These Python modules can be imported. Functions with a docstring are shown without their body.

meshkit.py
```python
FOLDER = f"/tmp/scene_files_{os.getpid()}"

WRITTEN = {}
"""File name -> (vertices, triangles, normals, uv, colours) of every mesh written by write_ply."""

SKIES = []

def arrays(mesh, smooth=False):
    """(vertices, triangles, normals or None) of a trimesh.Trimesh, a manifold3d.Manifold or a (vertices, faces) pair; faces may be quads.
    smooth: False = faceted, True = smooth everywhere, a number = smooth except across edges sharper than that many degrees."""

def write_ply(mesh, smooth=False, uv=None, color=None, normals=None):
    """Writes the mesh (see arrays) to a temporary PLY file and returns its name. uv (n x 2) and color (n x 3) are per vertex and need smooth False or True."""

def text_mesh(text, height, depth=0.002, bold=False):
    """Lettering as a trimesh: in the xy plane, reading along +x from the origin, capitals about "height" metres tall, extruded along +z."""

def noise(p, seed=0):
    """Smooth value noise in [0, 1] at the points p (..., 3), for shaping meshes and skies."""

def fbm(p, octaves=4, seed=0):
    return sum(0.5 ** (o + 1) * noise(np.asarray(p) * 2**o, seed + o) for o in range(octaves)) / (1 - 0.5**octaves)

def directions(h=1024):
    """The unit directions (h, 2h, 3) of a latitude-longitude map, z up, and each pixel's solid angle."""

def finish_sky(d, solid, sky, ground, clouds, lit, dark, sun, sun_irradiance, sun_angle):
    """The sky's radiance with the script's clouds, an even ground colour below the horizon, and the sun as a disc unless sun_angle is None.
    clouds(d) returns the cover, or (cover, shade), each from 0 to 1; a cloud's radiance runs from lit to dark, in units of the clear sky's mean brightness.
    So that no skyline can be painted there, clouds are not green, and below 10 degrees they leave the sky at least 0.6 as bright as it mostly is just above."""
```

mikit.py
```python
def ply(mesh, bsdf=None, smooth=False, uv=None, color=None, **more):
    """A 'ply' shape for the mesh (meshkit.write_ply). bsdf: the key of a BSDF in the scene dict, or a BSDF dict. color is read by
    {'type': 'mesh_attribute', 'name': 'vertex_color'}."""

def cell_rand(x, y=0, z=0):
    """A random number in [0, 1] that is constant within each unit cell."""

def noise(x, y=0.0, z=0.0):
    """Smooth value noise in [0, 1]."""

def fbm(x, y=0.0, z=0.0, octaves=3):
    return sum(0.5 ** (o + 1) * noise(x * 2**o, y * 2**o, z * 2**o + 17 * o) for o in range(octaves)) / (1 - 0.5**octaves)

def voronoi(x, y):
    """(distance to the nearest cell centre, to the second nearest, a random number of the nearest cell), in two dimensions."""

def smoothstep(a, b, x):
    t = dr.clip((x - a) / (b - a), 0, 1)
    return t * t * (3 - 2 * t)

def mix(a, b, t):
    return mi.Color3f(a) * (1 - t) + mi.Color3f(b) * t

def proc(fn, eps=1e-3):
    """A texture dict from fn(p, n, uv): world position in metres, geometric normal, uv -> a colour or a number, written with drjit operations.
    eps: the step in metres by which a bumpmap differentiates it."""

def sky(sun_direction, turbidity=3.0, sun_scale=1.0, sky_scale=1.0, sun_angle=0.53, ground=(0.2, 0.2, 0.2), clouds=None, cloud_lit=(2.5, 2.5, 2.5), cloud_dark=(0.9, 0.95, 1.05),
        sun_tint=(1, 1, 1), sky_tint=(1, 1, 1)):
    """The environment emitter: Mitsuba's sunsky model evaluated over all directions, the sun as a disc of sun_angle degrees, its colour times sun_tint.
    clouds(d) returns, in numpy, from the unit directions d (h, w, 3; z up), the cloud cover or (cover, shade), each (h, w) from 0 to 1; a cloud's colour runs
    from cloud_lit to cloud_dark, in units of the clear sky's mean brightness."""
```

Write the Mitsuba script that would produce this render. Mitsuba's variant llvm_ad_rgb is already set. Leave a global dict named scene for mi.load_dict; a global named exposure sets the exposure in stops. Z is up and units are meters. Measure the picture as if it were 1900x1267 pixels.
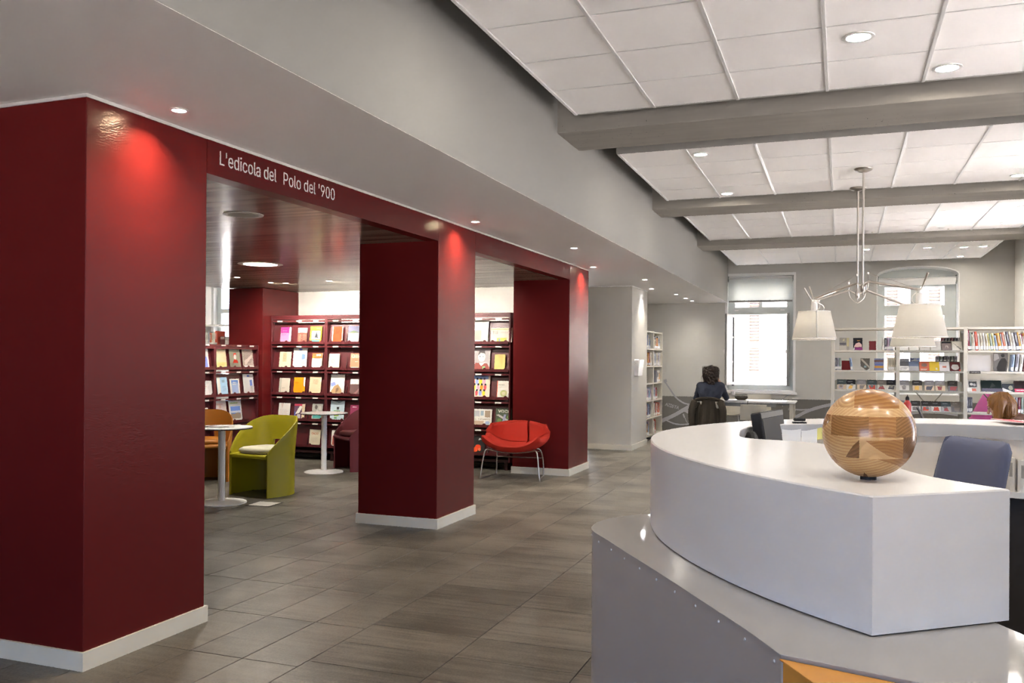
import math, random
import numpy as np, trimesh, manifold3d as m3
import drjit as dr
import mitsuba as mi
import mikit, meshkit
from mikit import noise, fbm, voronoi, cell_rand, smoothstep, mix
from shapely.geometry import Polygon, LineString, box as sbox
from shapely import affinity

T = mi.ScalarTransform4f
scene, labels = {}, {}
random.seed(7)
RNG = np.random.RandomState(11)

# ------------------------------------------------------------------ camera
CAM_H = 1.39
YAW = math.atan(610 / 1620.0)
ROLL = 0.0068
_f = np.array([-math.sin(YAW), math.cos(YAW), 0])
_r = np.array([math.cos(YAW), math.sin(YAW), 0])
_up = -math.sin(ROLL) * _r + math.cos(ROLL) * np.array([0, 0, 1.0])
scene['camera'] = {
    'type': 'perspective', 'fov': 2 * math.degrees(math.atan(950 / 1620.0)), 'fov_axis': 'x',
    'principal_point_offset_y': -34.5 / 1267, 'near_clip': 0.05, 'far_clip': 500.0,
    'to_world': T().look_at(origin=[0, 0, CAM_H], target=list(np.array([0, 0, CAM_H]) + _f), up=list(_up)),
}
# ------------------------------------------------------------------ sky and exposure
scene['sky'] = mikit.sky([-0.10, -0.30, 0.95], turbidity=3.5, sun_scale=11.0, sky_scale=5.2, ground=(0.78, 0.80, 0.85), sky_tint=(0.86, 0.98, 1.18),
                         clouds=lambda d: 0.55 * np.clip((meshkit.fbm(d * 2.2, 4, 3) - 0.35) * 3, 0, 1), cloud_lit=(1.7, 1.7, 1.7))
scene['sky']['sampling_weight'] = 26.0     # emitters are picked by these weights
exposure = 2.46
LAMP = 1.3          # common factor of all lamps
WARM = np.array([1.0, 0.92, 0.80])

# ------------------------------------------------------------------ registry
ORD = ['first', 'second', 'third', 'fourth', 'fifth', 'sixth', 'seventh', 'eighth', 'ninth', 'tenth', 'eleventh', 'twelfth', 'thirteenth', 'fourteenth', 'fifteenth', 'sixteenth', 'seventeenth', 'eighteenth', 'nineteenth', 'twentieth']
def key_for(name, parent=None):
    base = (parent + '__' if parent else '') + name
    k, n = base, counter.get(base, 0)
    while k in used:
        n += 1
        k = f'{base}_{n:03d}'
    counter[base] = n
    used.add(k)
    return k
used, counter = set(), {}

def thing(name, label, cat, group=None):
    k = key_for(name)
    labels[k] = {'label': label, 'category': cat}
    if group:
        labels[k]['group'] = group
    return k

def obj(name, mesh, bsdf, parent=None, smooth=False, color=None, M=None, label=None, cat=None, group=None, kind=None, emit=None, uv=None, weight=1.0):
    k = key_for(name, parent)
    if isinstance(mesh, dict):
        d = dict(mesh)
    else:
        d = mikit.ply(mesh, bsdf, smooth, color=color, uv=uv)
    if M is not None:
        d['to_world'] = M
    if emit is not None:
        d['emitter'] = {'type': 'area', 'radiance': {'type': 'rgb', 'value': [float(x) for x in emit]}, 'sampling_weight': float(weight)}
    scene[k] = d
    e = {}
    if label: e['label'] = label
    if cat: e['category'] = cat
    if group: e['group'] = group
    if kind: e['kind'] = kind
    if e: labels[k] = e
    return k

# ------------------------------------------------------------------ materials
def rgb(c): return {'type': 'rgb', 'value': [float(x) for x in c]}
def srgb(r, g, b):
    c = np.array([r, g, b]) / 255.0
    return np.where(c <= 0.04045, c / 12.92, ((c + 0.055) / 1.055) ** 2.4)
def P(name, color, rough=0.5, metallic=0.0, spec=0.5, bump=None, bscale=0.001, **kw):
    col = color if isinstance(color, dict) else rgb(color)
    b = {'type': 'principled', 'base_color': col, 'roughness': rough, 'specular': spec, **kw}
    if metallic: b['metallic'] = metallic
    if bump is not None:
        b = {'type': 'bumpmap', 'arbitrary': bump, 'scale': bscale, 'bsdf': b}
    scene[name] = {'type': 'twosided', 'bsdf': b}
    return name

def floor_fn(p, n, uv):
    streak = fbm(p.x * 2.5, p.y * 38.0, 3.0, octaves=3)
    cloud = fbm(p.x * 2.2 + 5, p.y * 2.6, 1.0, octaves=4)
    fine = noise(p.x * 160.0, p.y * 160.0)
    left = p.x < -2.287
    tile = dr.select(left, cell_rand(dr.floor((p.x + 2.287) / 0.3), dr.floor((p.y - 3.35) / 0.6), 3),
                     cell_rand(dr.floor((p.x + 2.287) / 0.6), dr.floor((p.y - 3.435) / 0.297), 9))
    s = dr.select(left, 0.35 * streak + 0.3, 0.75 * streak + 0.1)
    t = dr.clip(0.50 * cloud + 0.34 * s + 0.10 * fine + 0.16 * (tile - 0.5), 0, 1)
    t = smoothstep(0.2, 0.72, t)
    return mix((0.042, 0.0385, 0.0312), (0.120, 0.109, 0.090), t)
def conc_fn(p, n, uv):
    a = fbm(p.x * 1.3, p.y * 9.0, p.z * 9.0, octaves=4)
    w = smoothstep(0.9, 0.95, noise(p.x * 75, p.y * 75, p.z * 75)) * smoothstep(0.6, 0.7, noise(p.x * 2.0, p.y * 3.0, p.z * 5.0))
    return mix((0.185, 0.174, 0.156), (0.27, 0.254, 0.226), a) * (1 - 0.6 * w)
def alcove_fn(p, n, uv):
    a = fbm(p.x * 1.2, p.y * 22.0, 2.0, octaves=3)
    return mix((0.06, 0.051, 0.036), (0.135, 0.122, 0.09), smoothstep(0.25, 0.75, a))
def peel_fn(p, n, uv):
    return noise(p.x * 170, p.y * 170, p.z * 170)

P('m_floor', mikit.proc(floor_fn), 0.42, spec=0.35)
P('m_grout', (0.05, 0.045, 0.04), 0.9)
P('m_red', (0.080, 0.0068, 0.0068), 0.3, spec=0.14, bump=mikit.proc(peel_fn, eps=5e-4), bscale=0.0006)
P('m_wall', (0.42, 0.40, 0.36), 0.75, spec=0.25)
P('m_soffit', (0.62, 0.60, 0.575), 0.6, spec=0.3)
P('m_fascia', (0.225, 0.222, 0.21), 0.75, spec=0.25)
P('m_wall_back', (0.53, 0.52, 0.49), 0.75, spec=0.25)
P('m_street', (0.5, 0.49, 0.47), 0.9)
P('m_band', (0.14, 0.135, 0.125), 0.6, spec=0.3)
P('m_mural', (0.36, 0.36, 0.38), 0.6, spec=0.3)
P('m_white_wall', (0.72, 0.70, 0.66), 0.7, spec=0.25)
P('m_concrete', mikit.proc(conc_fn), 0.8, spec=0.2)
P('m_tile', (0.90, 0.885, 0.87), 0.85, spec=0.2)
P('m_tee', (0.80, 0.80, 0.80), 0.3, spec=0.5)
P('m_raft_edge', (0.34, 0.33, 0.31), 0.6)
P('m_slab', (0.20, 0.19, 0.17), 0.9)
P('m_alcove', mikit.proc(alcove_fn), 0.2, spec=0.5)
P('m_skirt', (0.56, 0.53, 0.45), 0.5, spec=0.35)
P('m_counter', (0.47, 0.46, 0.455), 0.22, spec=0.25)
P('m_inner', (0.80, 0.73, 0.65), 0.4, spec=0.3)
P('m_ped', (0.265, 0.24, 0.228), 0.3, spec=0.4)
P('m_ped_top', (0.235, 0.228, 0.222), 0.05, spec=0.95)
P('m_orange_panel', (0.42, 0.19, 0.035), 0.45)
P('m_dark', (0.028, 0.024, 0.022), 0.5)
P('m_black', (0.012, 0.012, 0.013), 0.6, spec=0.25)
P('m_rivet', (0.55, 0.56, 0.58), 0.3, metallic=0.8)
P('m_white', (0.76, 0.755, 0.74), 0.35)
P('m_white_gloss', (0.80, 0.79, 0.77), 0.2)
P('m_frame', (0.52, 0.55, 0.53), 0.4)
P('m_frame_grey', (0.20, 0.205, 0.20), 0.4)
P('m_blind', (0.62, 0.65, 0.63), 0.8)
P('m_shelf', (0.60, 0.565, 0.48), 0.4)
P('m_shelf_grey', (0.34, 0.33, 0.28), 0.45)
P('m_rack', (0.060, 0.0085, 0.0105), 0.35)
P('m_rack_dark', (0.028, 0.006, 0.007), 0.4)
P('m_tag', (0.78, 0.76, 0.70), 0.4)
P('m_green', (0.33, 0.285, 0.012), 0.42)
P('m_cushion', (0.50, 0.47, 0.36), 0.9)
P('m_maroon', (0.105, 0.014, 0.020), 0.5)
P('m_ochre', (0.36, 0.13, 0.018), 0.5)
P('m_redfabric', (0.36, 0.014, 0.004), 0.9, sheen=0.6)
P('m_steel', (0.50, 0.47, 0.43), 0.32, metallic=1.0)
P('m_alu', (0.66, 0.62, 0.56), 0.35, metallic=0.9)
P('m_lamp_white', (0.80, 0.78, 0.74), 0.3)
P('m_blue_fabric', (0.085, 0.095, 0.155), 0.75, sheen=0.4)
P('m_screen', (0.055, 0.05, 0.045), 0.55, spec=.25)
P('m_screen_bezel', (0.15, 0.14, 0.125), 0.5, spec=.3)
P('m_skin', (0.50, 0.30, 0.21), 0.5)
P('m_navy', (0.022, 0.028, 0.048), 0.85)
P('m_jacket', (0.040, 0.032, 0.022), 0.9)
P('m_darkhair', (0.020, 0.011, 0.007), 0.55)
P('m_gingerhair', (0.20, 0.082, 0.016), 0.42)
P('m_brown_cloth', (0.12, 0.06, 0.04), 0.9)
P('m_jeans', (0.03, 0.04, 0.08), 0.9)
P('m_pink', (0.62, 0.13, 0.38), 0.8)
P('m_flask', (0.40, 0.018, 0.010), 0.18, spec=0.8)
P('m_facade', (0.58, 0.57, 0.54), 0.9)
P('m_shutter', (0.13, 0.10, 0.08), 0.7)
P('m_iron', (0.10, 0.10, 0.11), 0.6)
P('m_postit', (0.72, 0.66, 0.22), 0.8)
P('m_paper', (0.75, 0.74, 0.72), 0.8)
P('m_unlit', (0.42, 0.40, 0.37), 0.6)
P('m_print', {'type': 'mesh_attribute', 'name': 'vertex_color'}, 0.7, spec=0.15)
scene['m_glass'] = {'type': 'thindielectric', 'int_ior': 1.5}
scene['m_bottle'] = {'type': 'thindielectric', 'int_ior': 1.45}
scene['m_shade'] = {'type': 'principledthin', 'base_color': rgb((0.50, 0.475, 0.43)), 'roughness': 0.8, 'diff_trans': 0.6, 'spec_trans': 0.0, 'eta': 1.3}
scene['m_blind_thin'] = {'type': 'principledthin', 'base_color': rgb((0.78, 0.80, 0.78)), 'roughness': 0.8, 'diff_trans': 1.0, 'spec_trans': 0.0, 'eta': 1.3}
P('m_emit', (0.0, 0.0, 0.0), 1.0, spec=0.0)

# ------------------------------------------------------------------ mesh helpers
cat = trimesh.util.concatenate
def bx(x0, x1, y0, y1, z0, z1):
    m = trimesh.creation.box([x1 - x0, y1 - y0, z1 - z0])
    m.apply_translation([(x0 + x1) / 2, (y0 + y1) / 2, (z0 + z1) / 2])
    return m
def cbx(x0, x1, y0, y1, z0, z1, c=0.004):
    pts = []
    for a in range(3):
        cc = [c, c, c]; cc[a] = 0
        for sx in (0, 1):
            for sy in (0, 1):
                for sz in (0, 1):
                    pts.append([x0 + cc[0] if sx == 0 else x1 - cc[0], y0 + cc[1] if sy == 0 else y1 - cc[1], z0 + cc[2] if sz == 0 else z1 - cc[2]])
    return trimesh.convex.convex_hull(np.array(pts))
def xf(mesh, loc=(0, 0, 0), rz=0.0, rx=0.0, ry=0.0, scale=None):
    m = mesh.copy()
    if scale is not None: m.vertices = m.vertices * np.array(scale)
    M = trimesh.transformations.euler_matrix(rx, ry, rz, 'sxyz')
    m.apply_transform(M)
    m.apply_translation(loc)
    return m
def poly_cap(pts, z, up=True):
    v, f = trimesh.creation.triangulate_polygon(Polygon(pts), engine='earcut')
    v = np.column_stack([v, np.full(len(v), z)])
    m = trimesh.Trimesh(v, f, process=False)
    if len(f) and (m.face_normals[:, 2].mean() > 0) != up: m.invert()
    return m
def _inset(pts, d):
    p = np.asarray(pts, float); a = np.roll(p, 1, 0); b = np.roll(p, -1, 0)
    t1 = p - a; t2 = b - p
    t1 /= np.linalg.norm(t1, axis=1, keepdims=True) + 1e-12; t2 /= np.linalg.norm(t2, axis=1, keepdims=True) + 1e-12
    n1 = np.column_stack([-t1[:, 1], t1[:, 0]]); n2 = np.column_stack([-t2[:, 1], t2[:, 0]])
    n = n1 + n2; n /= np.maximum((n * n).sum(1, keepdims=True), 0.3) / 2
    return p + n * d
def bprism(pts, z0, z1, b=0.003):
    """a prism with its top edge bevelled; pts counter-clockwise in plan"""
    p = np.asarray(pts, float)
    if Polygon(p).exterior.is_ccw is False: p = p[::-1]
    q = _inset(p, b)
    n = len(p); i = np.arange(n); j = (i + 1) % n
    rings = [np.column_stack([p, np.full(n, z0)]), np.column_stack([p, np.full(n, z1 - b)]), np.column_stack([q, np.full(n, z1)])]
    f = []
    for k in range(2):
        A, B = k * n, (k + 1) * n
        f += [np.stack([A + i, A + j, B + j], 1), np.stack([A + i, B + j, B + i], 1)]
    side = trimesh.Trimesh(np.vstack(rings), np.vstack(f), process=False)
    return cat([side, poly_cap(q, z1, True), poly_cap(p, z0, False)])
def prism(poly, z0, z1):
    if not isinstance(poly, Polygon): poly = Polygon(poly)
    m = trimesh.creation.extrude_polygon(poly, z1 - z0, engine='earcut')
    m.apply_translation([0, 0, z0])
    return m
def spline(pts, n=12, closed=False):
    from scipy.interpolate import CubicSpline
    p = np.asarray(pts, float)
    if closed: p = np.vstack([p, p[:1]])
    t = np.r_[0, np.cumsum(np.linalg.norm(np.diff(p, axis=0), axis=1) ** 0.5)]
    cs = CubicSpline(t, p, bc_type='periodic' if closed else 'natural')
    q = cs(np.linspace(0, t[-1], n * (len(p) - 1) + 1))
    return q[:-1] if closed else q
def tube(pts, r, sides=8, caps=True):
    p = np.asarray(pts, float); n = len(p)
    t = np.gradient(p, axis=0); t /= np.linalg.norm(t, axis=1, keepdims=True) + 1e-12
    rr = np.broadcast_to(r, (n,)).astype(float)
    ref = np.array([0, 0, 1.0]) if abs(t[0][2]) < 0.9 else np.array([1.0, 0, 0])
    a = np.cross(t[0], ref); a /= np.linalg.norm(a)
    V = []
    ang = np.arange(sides) * 2 * np.pi / sides
    for k in range(n):
        a = a - t[k] * (a @ t[k]); a /= np.linalg.norm(a) + 1e-12
        b = np.cross(t[k], a)
        V.append(p[k] + rr[k] * (np.cos(ang)[:, None] * a + np.sin(ang)[:, None] * b))
    V = np.vstack(V); F = []
    for k in range(n - 1):
        for s in range(sides):
            q0, q1 = k * sides + s, k * sides + (s + 1) % sides
            F += [[q0, q1, q1 + sides], [q0, q1 + sides, q0 + sides]]
    if caps:
        V = np.vstack([V, p[:1], p[-1:]]); c0, c1 = len(V) - 2, len(V) - 1
        for s in range(sides):
            F.append([c0, (s + 1) % sides, s]); F.append([c1, (n - 1) * sides + s, (n - 1) * sides + (s + 1) % sides])
    m = trimesh.Trimesh(V, np.array(F), process=False)
    return m
def bar(p0, p1, r, sides=8): return tube([p0, p1], r, sides)
def lathe(profile, n=32, loc=(0, 0, 0)):
    m = trimesh.creation.revolve(np.asarray(profile, float), sections=n)
    m.apply_translation(loc)
    return m
def to_m3(mesh):
    mesh = trimesh.Trimesh(mesh.vertices, mesh.faces, process=True); mesh.merge_vertices()
    return m3.Manifold(m3.Mesh(np.asarray(mesh.vertices, np.float32), np.asarray(mesh.faces, np.uint32)))
def from_m3(m):
    a = m.to_mesh()
    return trimesh.Trimesh(np.array(a.vert_properties[:, :3]), np.array(a.tri_verts), process=False)
def sph(c, r, n=16):
    r = np.broadcast_to(np.asarray(r, float), (3,))
    return m3.Manifold.sphere(1.0, n).scale([float(x) for x in r]).translate([float(x) for x in c])
def bone(a, ra, b, rb, n=16):
    return m3.Manifold.batch_hull([sph(a, ra, n), sph(b, rb, n)])
def disc(c, r, n=24, down=True):
    a = np.arange(n) * 2 * np.pi / n
    v = np.vstack([[c], np.asarray(c) + np.column_stack([r * np.cos(a), r * np.sin(a), 0 * a])])
    i = np.arange(n)
    f = np.stack([0 * i, 1 + (i + 1) % n, 1 + i] if down else [0 * i, 1 + i, 1 + (i + 1) % n], 1)
    return trimesh.Trimesh(v, f, process=False)

def colored(pieces):
    """[(mesh, rgb)] -> one mesh and its vertex colours"""
    m = cat([p for p, _ in pieces])
    c = np.vstack([np.tile(np.asarray(col, float)[None], (len(p.vertices), 1)) for p, col in pieces])
    return m, c
def flat(pts, y):
    """a polygon in the xz plane that faces -y"""
    pts = np.asarray(pts, float)
    v, f = trimesh.creation.triangulate_polygon(Polygon(pts), engine='earcut')
    v3 = np.column_stack([v[:, 0], np.full(len(v), y), v[:, 1]])
    m = trimesh.Trimesh(v3, f, process=False)
    if len(f) and m.face_normals[:, 1].mean() > 0: m.invert()
    return m
def text_flat(s, x, z, h, y, width=None, bold=False):
    m = meshkit.text_mesh(s, h, 0.0003, bold)
    w = m.bounds[1][0] - m.bounds[0][0]
    sx = 1.0 if width is None else width / w
    v = m.vertices.copy(); v[:, 0] = (v[:, 0] - m.bounds[0][0]) * sx
    return trimesh.Trimesh(np.column_stack([v[:, 0] + x, y - v[:, 2], v[:, 1] + z]), m.faces, process=False)

def cover(w, h, t, base, prints=(), page=(0.72, 0.69, 0.62), curl=0.0):
    """a magazine or book seen from its front: x across (0 at the middle), z up, front at y = 0 facing -y. prints in units of w and h."""
    b = [(bx(-w / 2, w / 2, 0.0, 0.0012, 0, h), base), (bx(-w / 2 + 0.001, w / 2 - 0.002, 0.0012, t - 0.0012, 0.002, h - 0.002), page),
         (bx(-w / 2, w / 2, t - 0.0012, t, 0, h), base), (bx(-w / 2 - 0.0008, -w / 2 + 0.0012, 0, t, 0, h), base)]
    y = -0.0003
    for pr in prints:
        k = pr[0]
        if k == 'r':
            _, x0, z0, x1, z1, c = pr
            g = flat([((x0 - .5) * w, z0 * h), ((x1 - .5) * w, z0 * h), ((x1 - .5) * w, z1 * h), ((x0 - .5) * w, z1 * h)], y)
        elif k == 'p':
            c = pr[2]; g = flat([((x - .5) * w, z * h) for x, z in pr[1]], y)
        elif k == 'e':
            _, cx, cz, rx, rz, c = pr
            a = np.arange(14) * 2 * np.pi / 14
            g = flat(np.column_stack([(cx - .5) * w + rx * w * np.cos(a), cz * h + rz * h * np.sin(a)]), y)
        elif k == 't':
            _, s, x, z, hh, ww, c = pr
            g = text_flat(s, (x - .5) * w, z * h, hh * h, y, None if ww is None else ww * w, True)
        elif k == 'l':      # lines of small print
            _, x0, z0, x1, z1, nn, c = pr
            g = cat([flat([((x0 - .5) * w, (z0 + (z1 - z0) * (i + .25) / nn) * h), ((x0 + (x1 - x0) * (0.75 + 0.25 * ((i * 7) % 5) / 4) - .5) * w, (z0 + (z1 - z0) * (i + .25) / nn) * h),
                           ((x0 + (x1 - x0) * (0.75 + 0.25 * ((i * 7) % 5) / 4) - .5) * w, (z0 + (z1 - z0) * (i + .7) / nn) * h), ((x0 - .5) * w, (z0 + (z1 - z0) * (i + .7) / nn) * h)], y) for i in range(nn)])
        b.append((g, c)); y -= 0.0003
    return colored(b)

def spine_book(w, h, d, col, lab=True, rng=random):
    """an upright book seen from its spine: x = thickness, spine at y = 0 facing -y"""
    col = np.asarray(col, float)
    a = np.linspace(-1, 1, 6)
    prof = [(x * w / 2, -0.25 * w * (1 - x * x)) for x in a]
    sp = prism([(x, y + 0.002) for x, y in prof] + [(w / 2, 0.004), (-w / 2, 0.004)], 0, h)
    pcs = [(sp, col), (bx(-w / 2, -w / 2 + 0.0015, 0.003, d, 0, h), col), (bx(w / 2 - 0.0015, w / 2, 0.003, d, 0, h), col),
           (bx(-w / 2 + 0.0015, w / 2 - 0.0015, 0.004, d - 0.003, 0.002, h - 0.003), (0.68, 0.65, 0.58))]
    y = -0.25 * w - 0.0004
    if lab:
        pcs.append((bx(-w * 0.46, w * 0.46, y, 0.0, 0.012, 0.012 + min(0.045, h * 0.22)), (0.74, 0.73, 0.70)))
    pcs.append((bx(-w * 0.18, w * 0.18, y, 0.0, h * 0.45, h * 0.86), np.clip(col * 0.45 + (0.0 if col.mean() > 0.35 else 0.28), 0, 0.8)))
    return colored(pcs)

# ================================================================== STRUCTURE
def struct(name, mesh, m, parent=None, smooth=False, label=None):
    return obj(name, mesh, m, parent, smooth, label=label, kind=None if parent else 'structure')

YB = 17.75       # the window wall
XR = 2.9         # right wall
XF = -2.11       # fascia above the left zone

# ---- floor: a grout bed, tiles on it
fl = struct('floor', bx(-12.2, XR + .3, -4.2, 18.5, -0.2, -0.006), 'm_grout', label='brown grey floor of matt stone tiles')
def in_frame(x, y):
    dx = np.array([x, y, 0 - CAM_H]); fw = dx @ _f; rt = dx @ _r
    if fw < 1.0: return None
    u, v = 950 + rt / fw * 1620, 668 + 1620 * CAM_H / fw
    return (u, v) if -60 < u < 1960 and v < 1330 else None
tA = mikit.ply(cbx(-.1478, .1478, -.2978, .2978, -.006, 0, .0015), 'm_floor')
tB = mikit.ply(cbx(-.2978, .2978, -.1465, .1465, -.006, 0, .0015), 'm_floor')
tiles = []
for i in range(-32, 0):
    for j in range(-12, 25):
        tiles.append((-2.287 + (i + .5) * .3, 3.35 + (j + .5) * .6, 0))
for i in range(0, 9):
    for j in range(-25, 49):
        tiles.append((-2.287 + (i + .5) * .6, 3.435 + (j + .5) * .297, 1))
def seen(t):
    u = in_frame(t[0], t[1])
    if u is None: return False
    if u[0] > 1215 and u[1] > 815: return False
    if t[0] < -3.9 and t[1] < 3.6: return False
    return True
vis = sorted([t for t in tiles if seen(t)], key=lambda t: t[0] ** 2 + t[1] ** 2)[:300]
vs = set(vis)
for t in vis:
    obj('tile', tB if t[2] else tA, None, fl, M=T().translate([t[0], t[1], 0]))
rest = []
for t in tiles:
    if t not in vs and t[0] < XR and -4 < t[1] < 18 and t[0] > -12:
        a, b = ((.299, .1475) if t[2] else (.149, .299))
        rest.append(bx(t[0] - a, min(t[0] + a, XR), t[1] - b, t[1] + b, -.004, 0))
obj('tile_field', cat(rest), 'm_floor', fl, kind='stuff')

# ---- ceiling: slab, concrete beams, suspended rafts of square tiles
ce = struct('ceiling', bx(-2.3, XR + .3, -4.2, 18.5, 3.62, 3.8), 'm_slab', label='ceiling slab above the suspended white tile rafts')
for y0, y1 in ((2.95, 3.55), (6.59, 7.2), (10.31, 10.88), (13.76, 14.4)):
    obj('concrete_beam', cbx(XF - .02, XR + .02, y0, y1, 3.185, 3.63, .004), 'm_concrete', ce)
P0 = (.33, 2.75)
P1, P2, P3, P4 = (3.98, 6.4), (7.75, 10.17), (11.3, 13.72), (15.02, 17.44)
tileply = mikit.ply(cbx(-.2965, .2965, -.2963, .2963, 0, .018, .003), 'm_tile')
for y0, y1 in (P0, P1, P2, P3, P4):
    obj('raft_frame', cat([bx(-1.905, 2.305, y0 - .012, y0, 3.263, 3.345), bx(-1.905, 2.305, y1, y1 + .012, 3.263, 3.345),
                           bx(-1.917, -1.905, y0 - .012, y1 + .012, 3.263, 3.345), bx(2.305, 2.317, y0 - .012, y1 + .012, 3.263, 3.345),
                           bx(-1.905, 2.305, y0, y1, 3.30, 3.31)]), 'm_raft_edge', ce)
    for k in range(8):
        x = -1.9 + .6 * k
        obj('tee_bar', cbx(x - .011, x + .011, y0, y1, 3.257, 3.268, .002), 'm_tee', ce)
    n = 4; p = (y1 - y0) / n
    for i in range(7):
        for j in range(n):
            obj('ceiling_tile', tileply, None, ce, M=T().translate([-1.9 + .6 * (i + .5), y0 + p * (j + .5), 3.265]))

# ---- left zone: soffit, fascia
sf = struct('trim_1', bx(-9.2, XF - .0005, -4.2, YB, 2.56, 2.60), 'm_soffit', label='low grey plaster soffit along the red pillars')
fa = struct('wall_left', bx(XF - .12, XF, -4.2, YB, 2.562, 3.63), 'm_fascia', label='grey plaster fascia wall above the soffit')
# alcove ceiling
ac = struct('trim_2', bx(-8.05, -3.2, 3.2, 10.9, 2.365, 2.5), 'm_alcove', label='glossy brown lacquered ceiling of the reading alcove')

# ---- pillars
def pillar(x0, x1, y0, y1, m, label, cat_, base=True, z1=2.545):
    k = obj('pillar', cbx(x0, x1, y0, y1, 0.0, z1, .003), m, label=label, cat=cat_, kind='structure')
    if base:
        b = .014
        P_ = sbox(x0 - b, y0 - b, x1 + b, y1 + b).difference(sbox(x0 + .01, y0 + .01, x1 - .01, y1 - .01))
        obj('skirting', prism(P_, 0, .083), 'm_skirt', k, label='cream skirting board')
    obj('shadow_strip', bx(x0 - .003, x1 + .003, y0 - .003, y1 + .003, 2.545, 2.56), 'm_white', k, label='thin white strip below the soffit')
    return k
p1 = pillar(-3.87, -3.136, 2.955, 3.742, 'm_red', 'nearest and largest dark red pillar at the left edge', 'pillar')
p2 = pillar(-3.83, -3.092, 6.483, 7.255, 'm_red', 'dark red pillar between the two alcove openings, spot lit at its top', 'pillar')
p3 = pillar(-3.775, -3.055, 10.063, 10.905, 'm_red', 'dark red pillar behind the red lounge chair', 'pillar')
p4 = pillar(-3.75, -3.035, 13.33, 14.47, 'm_wall', 'grey pillar in front of the white bookcase by the far wall', 'pillar')
def lintel(y0, xa, y1, xb, label):
    k = obj('lintel', prism([(xa, y0), (xb, y1), (xb - .11, y1), (xa - .11, y0)], 2.364, 2.545), 'm_red', label=label, cat='lintel', kind='structure')
    obj('shadow_strip', prism([(xa + .003, y0), (xb + .003, y1), (xb - .1, y1), (xa - .1, y0)], 2.545, 2.56), 'm_white', k)
    return k
l1 = lintel(3.742, -3.134, 6.483, -3.094, 'dark red lintel with white lettering between the first two red pillars')
l2 = lintel(7.255, -3.091, 10.063, -3.057, 'dark red lintel between the second and the third red pillar')
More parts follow.
